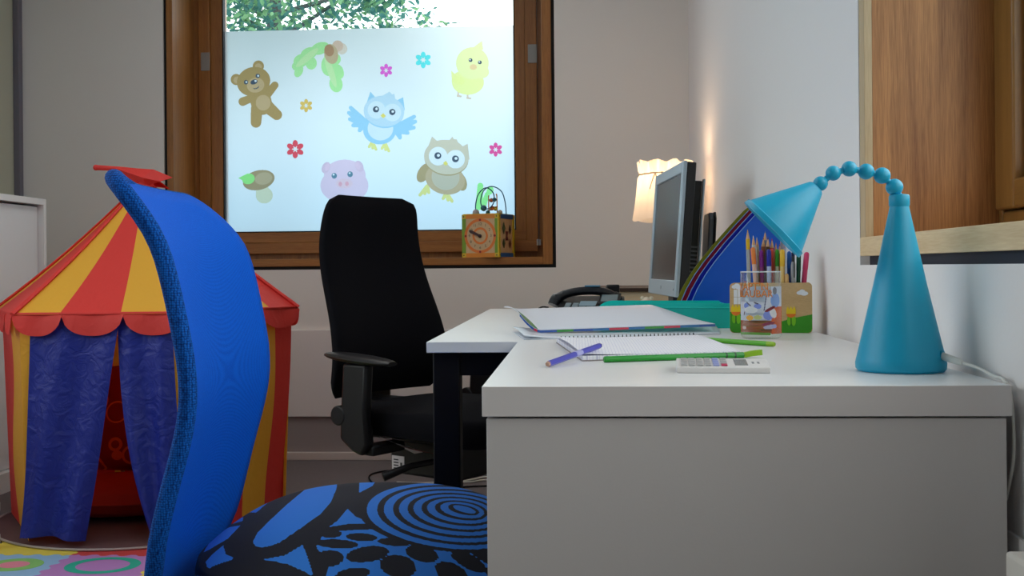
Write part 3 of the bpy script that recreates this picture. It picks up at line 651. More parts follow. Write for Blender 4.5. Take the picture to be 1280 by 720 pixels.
# brochures
P = lambda x, y, z: atz(x, y, z)
A, B_, C_, D_ = P(655, 424.5, .741), P(900, 417.5, .741), P(903, 405, .741), P(640, 402, .741)
br = thing('closed_brochure', ((A + B_ + C_ + D_) / 4), 'closed glossy white brochure in a clear sleeve under the open one', 'brochure')
C_ = B_ + V((.02, .22, 0)); D_ = A + V((-.035, .25, 0))
def bp_(u, v): return A.lerp(B_, u).lerp(D_.lerp(C_, u), v)
b = MB(); b.prism([(q.x, q.y) for q in (A, B_, C_, D_)], .7402, .7425, 'z'); b.build('back_cover', plain('brochure_grey', (206, 212, 220), .35), br, bevel=.0008)
b = MB()
def pg2(u, v): q = bp_(u, v); return (q.x, q.y, .7426 + .004 * (1 - (1 - v) ** 3) * (1 - .35 * u) + .006 * max(0, .12 - u) / .12)
b.grid(pg2, 20, 10); b.build('pages', plain('gloss_paper', (226, 232, 240), .25), br, solid=.0012)
A2, B2_ = P(651, 413.5, .752), aty(894, 404.5, 2.335)
D2, C2 = A2 + V((-.045, .205, .0)), B2_ + V((-.03, .185, .0))
ob = thing('open_brochure', ((A2 + B2_ + C2 + D2) / 4), 'open brochure with a curled white page and coloured stripe along its edge', 'brochure')
def pg3(u, v):
    q = A2.lerp(B2_, u).lerp(D2.lerp(C2, u), v)
    lip = max(0, (.10 - u) / .10)
    z = .752 + .0085 * u + .036 * (1 - (1 - v) ** 1.6) * (1 - .95 * max(0, (u - .78) / .22) ** 1.1) + .034 * lip ** 1.7 * (1 - .85 * v)
    return (q.x - .003 * lip ** 2, q.y + .02 * lip ** 2 * (1 - v), z)
b = MB(); b.grid(pg3, 60, 16); b.build('open_page', plain('gloss_paper_white', (232, 236, 246), .3), ob, solid=.0008)
b = MB(); cols = [(30, 84, 170), (206, 40, 70), (46, 150, 50), (206, 40, 70), (46, 150, 50), (206, 40, 70), (36, 90, 180), (46, 150, 50), (200, 36, 66), (40, 60, 120)]
b.grid(lambda u, v: (V(pg3(u, 0)) + V((0, -.002 + .001 * v, -.0052 + .0046 * v))), 60, 1, mf=lambda u, v: [1, 0, 2, 0, 3, 1, 3, 2, 1, 3, 0][min(10, int(u * 11))] if u > .06 else 0)
b.build('colour_stripe', [plain('stripe_blue', (36, 84, 160), .4), plain('stripe_red', (200, 40, 72), .4), plain('stripe_green', (50, 146, 56), .4), plain('stripe_teal', (40, 110, 170), .4)], ob, smooth=0)
b = MB(); b.grid(lambda u, v: V(pg3(u * .085, v * .5 * (1 - u ** 2) + .001)) + V((.0009, -.0006, .0012)), 10, 16); b.build('green_inner_page', plain('print_green', (40, 120, 40), .35), ob)

# turquoise letter tray
TL = plain('teal_plastic', (0, 206, 196), .35)
lt = thing('letter_tray', (.19, 2.60, .74), 'teal plastic letter tray behind the brochures', 'tray')
x0, x1, y0, y1, h_ = .030, .345, 2.535, 2.74, .056
prof = [(x0, .7402)] + [(x0 + .004 + .05 * (1 - cos(a)), .742 + h_ * sin(a)) for a in [pi / 2 * k / 8 for k in range(9)]] + [(x1 - .004, .742 + h_ - .002), (x1, .742 + h_ - .006), (x1, .7402)]
b = MB(); b.prism(prof, y0, y0 + .003, 'y'); b.build('front_wall', TL, lt)
b = MB(); b.prism([(x, min(z, .742 + h_ - .014)) if False else (x, z) for x, z in prof], y1 - .003, y1, 'y'); b.build('rear_wall', TL, lt)
b = MB(); b.box(x0 + .002, x1 - .002, y0 + .003, y1 - .003, .7402, .743); b.build('bottom', TL, lt)
b = MB(); b.box(x1 - .003, x1, y0 + .003, y1 - .003, .743, .742 + h_ - .006); b.build('side_wall', TL, lt)
b = MB(); b.tube([(x + .003 * (k < 5), y0 - .001, z - .010) for k, (x, z) in enumerate(prof[4:-2])], .0018, 6); b.build('rib', TL, lt)

# rainbow file sorter
fs = thing('file_sorter', (.40, 2.9, .74), 'curved file sorter with olive, red and blue dividers beside the monitor', 'file sorter')
arc = [(850, 380), (858, 362), (868, 344.5), (880, 327.5), (900, 303), (920, 280.5), (938, 261), (960, 243), (985, 228)]
YB = 2.79
ap = [aty(x, y, YB) for x, y in arc]; ap = [(q.x, q.z) for q in ap if q.x < .497]
zt = ap[-1][1] + .006
def plate(y, mat, nm, th=.003, dx=0):
    pts = [(ap[0][0] - .012 + dx, .7402), (ap[0][0] - .006 + dx, .765)] + [(x + dx, z) for x, z in ap if x + dx < .496] + [(.4985, zt - dx * .9), (.4985, .7402)]
    b = MB(); b.prism(pts, y, y + th, 'y'); o = b.build(nm, mat, fs); return pts
SB = plain('sorter_blue', (0, 92, 206), .35); 
pts = plate(YB, SB, 'divider', dx=.027); pts_n = pts
for y, mm, dx in ((YB + .040, plain('sorter_navy', (14, 34, 180), .35), .018), (YB + .080, plain('sorter_red', (160, 20, 50), .35), .0085), (YB + .120, plain('sorter_olive', (136, 140, 24), .4), 0)): plate(y, mm, 'divider', dx=dx)
b = MB()
for k in range(3): b.tube([(x - .0005 - .009 * k, YB + .04 * k, z + .0005) for x, z in pts[1:-2]], .0011, 6)
b.build('edge_bead', plain('pale_edge', (120, 160, 220), .35), fs, split=True)
b = MB(); b.box(pts[0][0] + .002, .4985, YB + .003, YB + .132, .7402, .744); b.build('bottom', SB, fs)

# monitor
M_scr = plain('dark_screen', (38, 44, 48), .22, spec=.6)
NBt = atd(843.5, 371.5, 3.2); FBt = atd(810, 363.5, 3.76); FBt.z = NBt.z
a_ = (FBt - NBt); Wm = .56; a_ = a_.normalized(); tilt = radians(4.2)
nrm = V((-a_.y, a_.x, 0)); nrm = nrm if nrm.x < 0 else -nrm
upv = (V((0, 0, 1)) * cos(tilt) - nrm * sin(tilt)); nf = nrm * cos(tilt) + V((0, 0, 1)) * sin(tilt)
Hm = .392
Mm = Mx.Translation(NBt) @ Mx((a_, upv, nf)).transposed().to_4x4()       # x along width, y up, z out of the screen
mo = thing('monitor', V((NBt.x, NBt.y, .74)) + a_ * .28, 'silver framed flat monitor seen side-on on the office desk', 'monitor')
b = MB(Mm); bz = .030
for q in ((0, bz, 0, Hm), (Wm - bz, Wm, 0, Hm), (bz, Wm - bz, 0, .048), (bz, Wm - bz, Hm - .034, Hm)): b.box(q[0], q[1], q[2], q[3], -.012, 0)
b.build('bezel', M_silver, mo, bevel=.003)
b = MB(Mm); b.box(bz - .002, Wm - bz + .002, .046, Hm - .032, -.010, -.004); b.build('screen', M_scr, mo)
b = MB(Mm); b.prism([(0.001, -.012), (Wm - .001, -.012), (Wm - .012, -.040), (.012, -.040)], .002, Hm - .002, 'z', M=Mx(((1, 0, 0, 0), (0, 0, 1, 0), (0, 1, 0, 0), (0, 0, 0, 1)))); b.build('back_shell', M_blkplas, mo, bevel=.003)
b = MB(Mm); b.box(.06, Wm - .06, .03, Hm - .05, -.068, -.040); b.box(.055, .062, .025, Hm - .045, -.072, -.068, 0); b.build('rear_housing', M_blkplas, mo, bevel=.003)
b = MB(Mm); b.box(.045, .062, .0, Hm - .045, -.074, -.069); b.build('silver_trim', M_silver, mo, bevel=.001)
b = MB(Mm)
for k in range(9): b.box(.058, .0605, .05 + k * .012, .055 + k * .012, -.066, -.045)
b.build('vent', M_grayplas, mo)
cn = NBt + a_ * .28 - nrm * .04
b = MB(); 
Ms = Mx.Translation(V((cn.x, cn.y, 0))) @ Mx((a_, -nrm, V((0, 0, 1)))).transposed().to_4x4()
b = MB(Ms); b.box(-.05, .05, -.008, .03, .752, .98); b.build('stand', plain('black_blue_plastic', (16, 20, 44), .4), mo, bevel=.004)
b = MB(Ms); b.prism([(.11 * cos(t_) , .085 * sin(t_)) for t_ in [2 * pi * k / 28 for k in range(28)]], .7402, .753, 'z'); b.build('foot', M_blkplas, mo, bevel=.003)
b = MB(Mm); b.lathe([(.0062, 0), (.0062, .0006)], 20, M=Mx.Translation((Wm * .5, .024, 0))); b.build('badge', plain('badge_grey', (130, 142, 152), .3, metal=.6), mo)
b = MB(Mm); b.box(.03, .036, .018, .024, 0, .0008); b.build('power_light', M_grayplas, mo)

# slim upright device behind monitor
q = atd(882, 345, 3.42)
sd = thing('slim_device', (q.x, q.y, .74), 'slim dark grey upright device standing behind the monitor', 'device')
za = CZ + (HY - 268) * 3.42 / F
b = MB(); b.prism([(-.075, 0), (.075, 0), (.075, za - .76), (.055, za - .74), (-.055, za - .74), (-.075, za - .76)], -.006, .010, 'x', M=Mx.Translation((q.x, q.y + .05, .74)) @ Mx.Rotation(radians(3), 4, 'Y')); b.build('body', plain('slate_plastic', (88, 92, 98), .4), sd, bevel=.004)
b = MB(); b.prism([(-.078, 0), (.078, 0), (.078, za - .757), (.056, za - .737), (-.056, za - .737), (-.078, za - .757)], .010, .017, 'x', M=Mx.Translation((q.x, q.y + .05, .74)) @ Mx.Rotation(radians(3), 4, 'Y')); b.build('edge', M_blkplas, sd, bevel=.003)

# cream trinket by the monitor foot
q = atz(809, 382, .74); q = V((q.x, 3.32, .74)); q.x = aty(808.5, 378, 3.32).x
tk = thing('cream_trinket', q, 'small round cream trinket at the foot of the monitor', 'trinket')
b = MB(); b.ball(q + V((0, 0, .0258)), (.021, .019, .0255), 20, 12); b.build('body', M_cream, tk, smooth=80)
b = MB(); b.ball(q + V((.004, -.0165, .036)), .0026, 10, 6); b.build('eye', plain('brown_dot', (110, 80, 60), .5), tk)
b = MB(); b.ball(q + V((-.013, -.004, .047)), (.006, .004, .006), 10, 6); b.ball(q + V((.013, -.004, .047)), (.006, .004, .006), 10, 6); b.build('ear', M_cream, tk, split=True)

# telephone
ph0 = V((aty(735, 385, 3.35).x, 3.35, .74))
ph = thing('telephone', ph0, 'black desk telephone with an arched handset beside the monitor', 'telephone')
Mp = Mx.Translation(ph0) @ Mx.Rotation(radians(-8), 4, 'Z')
b = MB(Mp); b.prism([(-.095, .0), (.095, .0), (.095, .052), (.06, .05), (-.095, .014)], -.085, .10, 'x'); b.build('base', M_blkplas, ph, bevel=.004)
b = MB(Mp); b.prism([(-.06, .0265), (-.012, .038), (-.012, .039), (-.06, .0275)], -.02, .03, 'x'); b.build('keypad', plain('keypad_grey', (150, 176, 190), .4), ph)
for i in range(3):
    for j in range(4):
        b = MB(Mp); y_ = -.075 + i * .02; z_ = .014 + (y_ + .095) * .232
        b.prism([(y_, z_), (y_ + .013, z_ + .003), (y_ + .013, z_ + .0065), (y_, z_ + .0035)], -.062 + j * .022, -.046 + j * .022, 'x'); b.build('key', plain('key_silver', (150, 164, 172), .4), ph)
b = MB(Mp); b.prism([(-.045, .034), (.02, .062), (.022, .058), (-.043, .03)], .035, .098, 'x'); b.build('display_hood', M_blkplas, ph, bevel=.002)
b = MB(Mp); b.prism([(-.036, .0385), (.006, .0565), (.006, .0575), (-.036, .0395)], .042, .090, 'x'); b.build('display', plain('phone_lcd', (120, 136, 140), .25), ph)
b = MB(Mp); pth = smoothpath([(-.104, .0, .026), (-.094, .006, .046), (-.06, .015, .062), (-.01, .022, .069), (.040, .028, .066), (.074, .034, .052), (.086, .036, .036)], 6)
b.tube(pth, [.025 if i < 7 else .019 if i < 11 else .017 if i < len(pth) - 7 else .023 for i in range(len(pth))], 14, flat=((0, 1, 0), .72)); b.build('handset', plain('handset_black', (22, 24, 30), .3), ph, smooth=60)
b = MB(Mp); b.box(-.012, .035, .012, .040, .0805, .0855); b.build('handset_badge', plain('phone_blue', (60, 126, 160), .3), ph, bevel=.003)  # bluish reflection on the handset, painted as a raised slip
b = MB(Mp); b.box(.045, .085, .085, .098, .052, .086); b.build('rest', M_blkplas, ph, bevel=.004)
b = MB(Mp); b.tube(smoothpath([(-.118, -.01, .02), (-.135, -.02, .022), (-.15, -.015, .014), (-.15, .01, .004), (-.12, .05, .003), (-.05, .10, .004)], 6), .0025, 8); b.build('cord', M_blkplas, ph, smooth=60)

# fabric lamp on the cupboard
fl0 = V((.338, 4.38, .803))
fl = thing('fabric_lamp', fl0, 'lit table lamp with gathered white cloth shade, behind the monitor', 'lamp')
m, nt, bb = new('shade_cloth'); L = nt.links.new; bb.inputs['Base Color'].default_value = lin((246, 236, 222)); bb.inputs['Roughness'].default_value = .8
tl = N(nt, 'ShaderNodeBsdfTranslucent'); tl.inputs[0].default_value = lin((252, 240, 224)); ms = N(nt, 'ShaderNodeMixShader'); ms.inputs[0].default_value = .5
L(bb.outputs[0], ms.inputs[1]); L(tl.outputs[0], ms.inputs[2]); L(ms.outputs[0], nt.nodes['Material Output'].inputs[0])
zb, zt_ = CZ + (HY + 1.6 - 279) * 4.38 / F, CZ + (HY + 1.6 - 207) * 4.38 / F
def sh(u, v):
    a = 2 * pi * u; z = zb + (zt_ - zb) * v
    r = .126 - .038 * v + .004 * sin(a * 3 + 1) * (1 - v) + (.004 + .006 * v) * sin(a * 14) * v
    if v > .84: r += .012 * ((v - .84) / .16) + .006 * sin(a * 11) * (v - .84) / .16
    if .74 < v <= .84: r -= .006
    return (fl0.x + r * cos(a), fl0.y + r * sin(a), z + .006 * sin(a * 9) * max(0, v - .84) / .16 - .005 * sin(a * 4) * (1 - v))
b = MB(); b.grid(sh, 112, 26, wrapu=True); b.build('lamp_shade', m, fl, smooth=80)
b = MB(); b.tube([V(sh(k / 40, .79)) + V((cos(2 * pi * k / 40), sin(2 * pi * k / 40), 0)) * .003 for k in range(40)], .003, 6, closed=True)
for dx in (-.016, .02): b.tube(smoothpath([V(sh(.68, .79)) + V((0, -.004, 0)), V(sh(.68, .68)) + V((dx * .4, -.006, 0)), V(sh(.68, .5)) + V((dx, -.006, 0))], 6), .0022, 6)
b.build('drawstring', plain('string_beige', (206, 186, 156), .7), fl, smooth=60)
b = MB(Mx.Translation(fl0)); b.lathe([(.06, 0), (.062, .006), (.05, .014), (.014, .03), (.010, .06), (.016, .10), (.009, .15), (.008, zb - fl0.z + .06)], 28); b.build('base', plain('lamp_foot', (220, 210, 196), .4), fl)
b = MB(); b.ball(fl0 + V((0, 0, (zb + zt_) / 2 - fl0.z + .01)), (.024, .024, .032), 16, 10)
m, nt, bb = new('glowing_bulb'); bb.inputs['Emission Color'].default_value = (1, .80, .58, 1); bb.inputs['Emission Strength'].default_value = 9; b.build('bulb', m, fl)
l = bpy.data.lights.new('lamp_glow', 'POINT'); l.energy = 1.1; l.color = (1, .66, .38); l.shadow_soft_size = .035
o = bpy.data.objects.new('lamp_glow', l); COL.objects.link(o); o.location = fl0 + V((0, 0, (zb + zt_) / 2 - fl0.z + .065))

# ------------------------------------------------------------------ glass, pencil box and pens
gc = V((.3512, 2.178, .74)); gr_ = .0385; gh = .128
gl = thing('drinking_glass', gc, 'straight drinking glass with a colourful printed picture, before the pencil box', 'glass')
m = clearglass('tumbler_glass', (.97, .985, .985), .04)
b = MB(Mx.Translation(gc)); b.lathe([(.001, .0005), (.033, .0005), (.0365, .003), (gr_, .008), (gr_, gh - .001), (gr_ - .0008, gh), (gr_ - .0018, gh - .001), (gr_ - .002, .012), (.001, .010)], 56)
b.build('tumbler', m, gl, smooth=40)
b = MB(Mx.Translation(gc)); b.tube([V(((gr_ - .0010) * cos(2 * pi * k / 48), (gr_ - .0010) * sin(2 * pi * k / 48), gh)) for k in range(48)], .0011, 6, closed=True); b.build('rim', plain('glass_rim', (214, 222, 226), .15), gl, smooth=60)
fa = math.atan2(-(gc.y), -(gc.x))        # bearing from the glass to the viewer side
def gpt(s_, z, k=.0006):                 # s_ metres along the surface from the middle of the picture (right positive)
    a = fa + s_ / gr_; return gc + V((cos(a) * (gr_ + k), sin(a) * (gr_ + k), z))
def gpatch(name, colr, shape, k=.0005, step=.0015):
    bx = shape[1]; mb = MB(); z = bx[1]
    while z < bx[3]:
        s0 = bx[0]
        while s0 < bx[2]:
            if shape[0](s0 + step / 2, z + step / 2): mb.add([gpt(s0, z, k), gpt(s0 + step, z, k), gpt(s0 + step, z + step, k), gpt(s0, z + step, k)], [(0, 1, 2, 3)])
            s0 += step
        z += step
    if mb.f: mb.build(name, plain('print_%d_%d_%d' % colr, colr, .4), gl, smooth=0)
rect = lambda a, b_, c_, d_: pol([(a, b_), (c_, b_), (c_, d_), (a, d_)])
white = plain('print_white', (206, 212, 222), .5)
layers = [('picture_ground', (222, 100, 40), rect(.020, .010, .052, .062)), ('picture_ground', (176, 96, 50), rect(-.050, .012, .020, .036)), ('picture_grass', (110, 170, 60), rect(-.05, .008, .018, .013)),
          ('picture_sky', (200, 206, 218), rect(-.050, .036, .020, .100)), ('picture_sky', (196, 208, 226), rect(.020, .062, .052, .100)),
          ('picture_shape', (130, 166, 226), ell(.030, .074, .012, .013)), ('picture_shape', (120, 124, 132), ell(.028, .092, .005, .007)), ('picture_shape', (128, 146, 220), ell(.014, .046, .010, .009)), ('picture_shape', (226, 226, 232), ell(.024, .050, .007, .010, 30)), ('picture_shape', (128, 146, 220), ell(-.006, .063, .007, .005)), ('picture_shape', (126, 30, 46), ell(.018, .058, .012, .003, 25)),
          ('picture_shape', (110, 130, 200), ell(-.030, .064, .006, .005)), ('picture_shape', (230, 230, 230), ell(-.020, .056, .014, .006)), ('picture_shape', (230, 170, 50), ell(-.022, .041, .008, .005)), ('picture_shape', (196, 204, 130), ell(-.006, .042, .008, .004)),
          ('picture_shape', (150, 60, 90), ell(.014, .030, .013, .003, 8)), ('picture_shape', (190, 190, 220), ell(.018, .024, .014, .004, 6)), ('picture_shape', (168, 176, 226), ell(.026, .025, .006, .004)), ('picture_shape', (210, 190, 190), ell(-.036, .022, .006, .003)),
          ('picture_line', (70, 60, 80), capd(-.028, .070, -.020, .064, .0012)), ('picture_line', (70, 60, 80), capd(-.012, .070, -.006, .068, .0012)), ('picture_line', (84, 88, 120), capd(.006, .056, .010, .082, .0010)), ('picture_line', (90, 50, 40), capd(-.034, .052, -.036, .046, .0012)), ('picture_line', (60, 50, 60), capd(.0, .0185, .02, .0185, .0008))]
for (part, colr), mb in paint(layers, lambda s_, z: gpt(s_, z), .0012, .0008).items(): mb.build(part.split('#')[0], plain('print_%d_%d_%d' % tuple(colr), colr, .45), gl, smooth=0)
for txt, z, sc, zo in (("KÄPT'N", .100, .0205, -.0180), ("BLAUBÄR", .0865, .0190, -.0150)):
    vs, fsx = textmesh(txt, sc)
    for part, k, colr, ex in (('lettering_shadow', .0010, (150, 60, 20), .0007), ('lettering', .0016, (234, 176, 60) if False else (226, 140, 60), 0)):
        mb = MB(); mb.add([gpt(p.x * .92 + zo + ex, z + p.y - ex, k) for p in vs], fsx); mb.build(part, plain('letter_%d_%d_%d' % colr, colr, .5), gl, smooth=0)

L0 = V((.317, 2.365, .74)); ad_ = V((.164, -.030, 0)); BW = ad_.length; ad_.normalize(); bn = V((-ad_.y, ad_.x, 0))
BD, BH = .056, .104
Mb = Mx.Translation(L0) @ Mx((ad_, bn, V((0, 0, 1)))).transposed().to_4x4()
pb = thing('pencil_box', L0 + ad_ * BW / 2 + bn * BD / 2, 'wooden pencil box painted with grass, a window and tulips, full of pens', 'pencil box')
ply = wood('box_ply', (196, 160, 108), (216, 182, 130), 'X', .6)
def rr(w, h, r=.008):
    pts = []
    for cx, cy, a0 in ((w - r, r, -90), (w - r, h - r, 0), (r, h - r, 90), (r, r, 180)):
        pts += [(cx + r * cos(radians(a0 + k * 22.5)), cy + r * sin(radians(a0 + k * 22.5))) for k in range(5)]
    return pts
b = MB(Mb); b.prism(rr(BW, BH), 0, .005, 'y'); b.build('front_panel', ply, pb)
b = MB(Mb); b.prism(rr(BW, BH), BD - .005, BD, 'y'); b.build('back_panel', ply, pb)
b = MB(Mb); b.box(.004, .009, .005, BD - .005, .0005, BH - .012); b.box(BW - .009, BW - .004, .005, BD - .005, .0005, BH - .012); b.build('side_panel', ply, pb, split=True)
b = MB(Mb); b.box(.009, BW - .009, .005, BD - .005, .0005, .005); b.build('bottom', ply, pb)
def bx_paint(layers):
    for (part, colr), mb in paint(layers, lambda x, z: Mb @ V((x, -.0008, z)), .0008, .0005).items(): mb.build(part.split('#')[0], plain('boxpaint_%d_%d_%d' % tuple(colr), colr, .45), pb, smooth=0)
GR = (56, 150, 24); hill = [(BW * k / 24, .020 + .024 * max(0, 1 - k / 15) ** .8 + .019 * max(0, (k - 14) / 10) ** .7) for k in range(25)]
gp = rr(BW - .0006, BH)
bl = [('painted_grass', GR, pol([(.0004, .009), (.003, .003), (.009, .0006), (BW - .009, .0006), (BW - .003, .003), (BW - .0006, .009)] + hill[::-1]))]
for tx, tz in ((BW * .075, .020), (BW * .745, .016)):
    bl += [('painted_stem#%d' % (tx * 1e4), (120, 196, 20), ell(tx - .004, tz + .010, .004, .010)), ('painted_stem#%d' % (tx * 1e4), (120, 196, 20), ell(tx + .005, tz + .010, .0045, .011)), ('painted_stem#%d' % (tx * 1e4), (40, 110, 20), capd(tx, tz, tx, tz + .016, .0012)),
           ('painted_tulip#%d' % (tx * 1e4), (234, 120, 30), ell(tx, tz + .024, .0095, .008)), ('painted_tulip#%d' % (tx * 1e4), (240, 206, 30), rect(tx - .0096, tz + .024, tx + .0096, tz + .033))]
    bl += [('painted_tulip#%d' % (tx * 1e4), (240, 206, 30), pol([(tx + k - .0034, tz + .032), (tx + k + .0034, tz + .032), (tx + k, tz + .040)])) for k in (-.0064, 0, .0064)]
bl += [('painted_window', (236, 236, 236), rect(.0085, .060, .024, .090)), ('painted_window', (180, 170, 140), rect(.0160, .060, .0168, .090)), ('painted_window', (180, 170, 140), rect(.0085, .0745, .024, .0753))]
for cx, cz in ((BW * .88, .083), (.0150, .096)): bl += [('painted_cloud#%d' % (cx * 1e4), (236, 240, 244), ell(cx - .005, cz, .006, .004)), ('painted_cloud#%d' % (cx * 1e4), (236, 240, 244), ell(cx + .004, cz - .001, .008, .0045)), ('painted_cloud#%d' % (cx * 1e4), (236, 240, 244), ell(cx, cz + .003, .006, .004))]
bx_paint(bl)
SK = plain('sharpened_wood', (222, 176, 130), .6)
def pen(kind, tx, ty, off, c, label, lean=0, r=.0042, c2=None, name=None):
    pl = L0 + bn * off; top = atplane(tx, ty, pl, bn); bot = V((top.x, top.y, .7462)) - ad_ * lean
    lx = (bot - L0).dot(ad_); bot = bot + ad_ * (max(.015, min(BW - .015, lx)) - lx)
    d = top - bot; H = d.length; d.normalize()
    nm = name or {'pencil': 'coloured_pencil', 'felt': 'felt_pen', 'ball': 'ballpoint_pen'}[kind]
    t = thing(nm, bot, label, 'pencil' if kind == 'pencil' else 'pen', {'pencil': 'pencils in the pencil box'}.get(kind, 'pens in the pencil box'))
    cm = plain('lacquer_%d_%d_%d' % tuple(c), c, .4); bm_ = plain('lacquer_%d_%d_%d' % tuple(c2), c2, .4) if c2 else cm
    pt = lambda h: bot + d * h
    if kind == 'pencil':
        b = MB(); b.tube([pt(0), pt(H - .020)], r, 6); b.build('barrel', bm_, t, smooth=20)
        if c2: b = MB(); b.tube([pt(H * .8), pt(H - .0198)], r * 1.02, 6); b.build('upper_barrel', cm, t, smooth=20)
        b = MB(); b.tube([pt(H - .020), pt(H - .005)], [r, .0011], 8); b.build('sharpened_end', SK, t)
        b = MB(); b.tube([pt(H - .0052), pt(H)], [.0011, .0003], 6); b.build('lead', cm, t)
    elif kind == 'felt':
        b = MB(); b.tube([pt(0), pt(H - .034)], r * .94, 12); b.build('barrel', bm_, t)
        b = MB(); b.tube([pt(H - .036), pt(H - .0355), pt(H - .005), pt(H - .0015), pt(H)], [r * .9, r, r * .98, r * .75, r * .25], 12); b.build('cap', cm, t, smooth=50)
    else:
        b = MB(); b.tube([pt(0), pt(H - .02), pt(H - .012)], [r, r, r * .8], 12); b.build('barrel', bm_, t)
        b = MB(); b.tube([pt(H - .012), pt(H)], r * .5, 10); b.build('button', cm, t)
        b = MB(); q = -bn * (r + .0012) + ad_ * .002; b.tube([pt(H - .010) + q * .3, pt(H - .012) + q, pt(H - .045) + q], .0011, 6); b.build('clip', M_blkplas, t)
pen('pencil', 934.5, 287, .020, (226, 180, 30), 'yellow coloured pencil, tallest one in the wooden box', -.004, .0042, (176, 178, 176))
pen('pencil', 941.5, 294.5, .040, (214, 214, 210), 'white coloured pencil just beside the tall yellow pencil', -.008, .0040, (186, 170, 150))
pen('pencil', 946, 296.5, .047, (206, 200, 176), 'pale ivory pencil between the white pencil and brown pencils', -.010, .0034, (200, 186, 160))
pen('pencil', 954.5, 296.5, .044, (150, 80, 40), 'brown coloured pencil above the purple felt pen', .012, .0042)
pen('pencil', 956.5, 288.5, .049, (120, 132, 160), 'grey-blue coloured pencil rising behind the brown pencils', .006, .0038)
pen('pencil', 960, 296.5, .036, (84, 56, 24), 'dark brown coloured pencil behind the blue felt pen', .004, .0042)
pen('pencil', 965, 298, .041, (196, 52, 30), 'red coloured pencil close under the lamp shade', .003, .0042)
pen('pencil', 970, 303.5, .047, (206, 130, 60), 'ochre coloured pencil behind the green felt pen', .006, .0040)
pen('pencil', 974.5, 305, .038, (170, 84, 40), 'chestnut coloured pencil behind the yellow felt pen', 0, .0040)
pen('felt', 941, 309, .018, (246, 138, 62), 'orange felt pen with peach barrel, behind the glass', -.012, .0050, (232, 190, 170))
pen('felt', 951.5, 312.5, .022, (132, 24, 140), 'purple felt pen behind the glass', -.004, .0046, (150, 60, 120))
pen('felt', 961, 311.5, .014, (22, 40, 160), 'dark blue capped felt pen with pale barrel behind the glass', -.001, .0050, (176, 190, 222))
pen('felt', 964.5, 311, .030, (222, 70, 40), 'red felt pen tucked between blue and green felt pens', 0, .0044)
pen('felt', 971.5, 311.5, .020, (54, 150, 30), 'bright green felt pen beside the yellow felt pen', .001, .0042, (196, 196, 160))
pen('felt', 978, 311.5, .012, (246, 196, 50), 'yellow felt pen with cream barrel, clear of the glass', .001, .0050, (236, 200, 120))
pen('felt', 986.5, 314, .026, (24, 100, 190), 'bright blue felt pen next to the yellow felt pen', .001, .0048, (20, 84, 160))
pen('felt', 991, 315, .042, (24, 40, 90), 'navy felt pen half hidden behind the silver ballpoint', 0, .0042)
pen('ball', 991.5, 320, .014, (60, 62, 66), 'silver ballpoint pen with black clip in the pencil box', .001, .0050, (170, 172, 174))
pen('felt', 998.5, 316.5, .028, (10, 92, 60), 'dark green felt pen beside the pink highlighter', .004, .0048)
pen('felt', 1008.5, 315, .024, (226, 66, 116), 'pink highlighter leaning out over the end of the box', .016, .0056, (216, 60, 106))
pen('felt', 983.5, 342, .009, (222, 176, 110), 'short pale wooden stick low in the pencil box', 0, .0040, None, 'wooden_stick')

# ------------------------------------------------------------------ activity cube on the sill
cs = .186; cc0 = aty(611, 318, 5.215); cc0 = V((cc0.x, 5.215, FZ)); ca = radians(-20)
ac = thing('activity_cube', cc0, 'wooden activity cube with clock face and bead wires on the window sill', 'toy')
Ma = Mx.Translation(cc0) @ Mx.Rotation(ca, 4, 'Z')
h2 = cs / 2; ch = .198
b = MB(Ma); b.box(-h2 + .004, h2 - .004, -h2 + .004, h2 - .004, .001, ch - .001); b.build('body', wood('cube_birch', (206, 170, 124), (222, 190, 146), 'Z', .5), ac)
YLm, GNm, ORm, BLm = plain('cube_yellow', (214, 186, 40), .45), plain('cube_green', (120, 160, 40), .45), plain('cube_orange', (226, 140, 40), .45), plain('cube_blue', (30, 90, 150), .45)
pw = .020
for k, (mu, mt) in enumerate(((GNm, ORm), (YLm, BLm), (GNm, ORm), (YLm, BLm))):
    R4 = Mx.Rotation(k * pi / 2, 4, 'Z')
    b = MB(Ma @ R4); b.box(-h2, -h2 + pw, -h2, -h2 + .006, pw, ch - pw); b.box(h2 - pw, h2 - .0061, -h2, -h2 + .006, pw, ch - pw); b.build('edge_upright', mu, ac, split=True)
    b = MB(Ma @ R4); b.box(-h2 + pw, h2 - pw, -h2, -h2 + .006, 0, pw); b.box(-h2 + pw, h2 - pw, -h2, -h2 + .006, ch - pw, ch); b.build('edge_rail', mt, ac, split=True)
    for z in (0, ch - pw):
        b = MB(Ma @ R4); b.box(-h2 - .0005, -h2 + pw, -h2 - .0005, -h2 + pw, z, z + pw); b.build('corner_block', YLm, ac, bevel=.001)
        for sx in (-1, 1): b = MB(Ma @ R4); b.lathe([(.003, 0), (.003, .0008)], 10, M=Mx.Translation((sx * (h2 - pw / 2), -h2 - .0014 , z + pw / 2)) @ Mx.Rotation(pi / 2, 4, 'X')); b.build('screw', plain('screw_dark', (50, 44, 36), .4), ac)
Mf = Ma @ Mx.Translation((0, -h2 - .0006, ch / 2)) @ Mx.Rotation(pi / 2, 4, 'X')     # clock: x right, y up, z out
def ring(mb, r0, r1, n=48, z=.0):
    mb.add([(r * cos(2 * pi * j / n), r * sin(2 * pi * j / n), z) for r in (r0, r1) for j in range(n)], [(j, (j + 1) % n, n + (j + 1) % n, n + j) for j in range(n)])
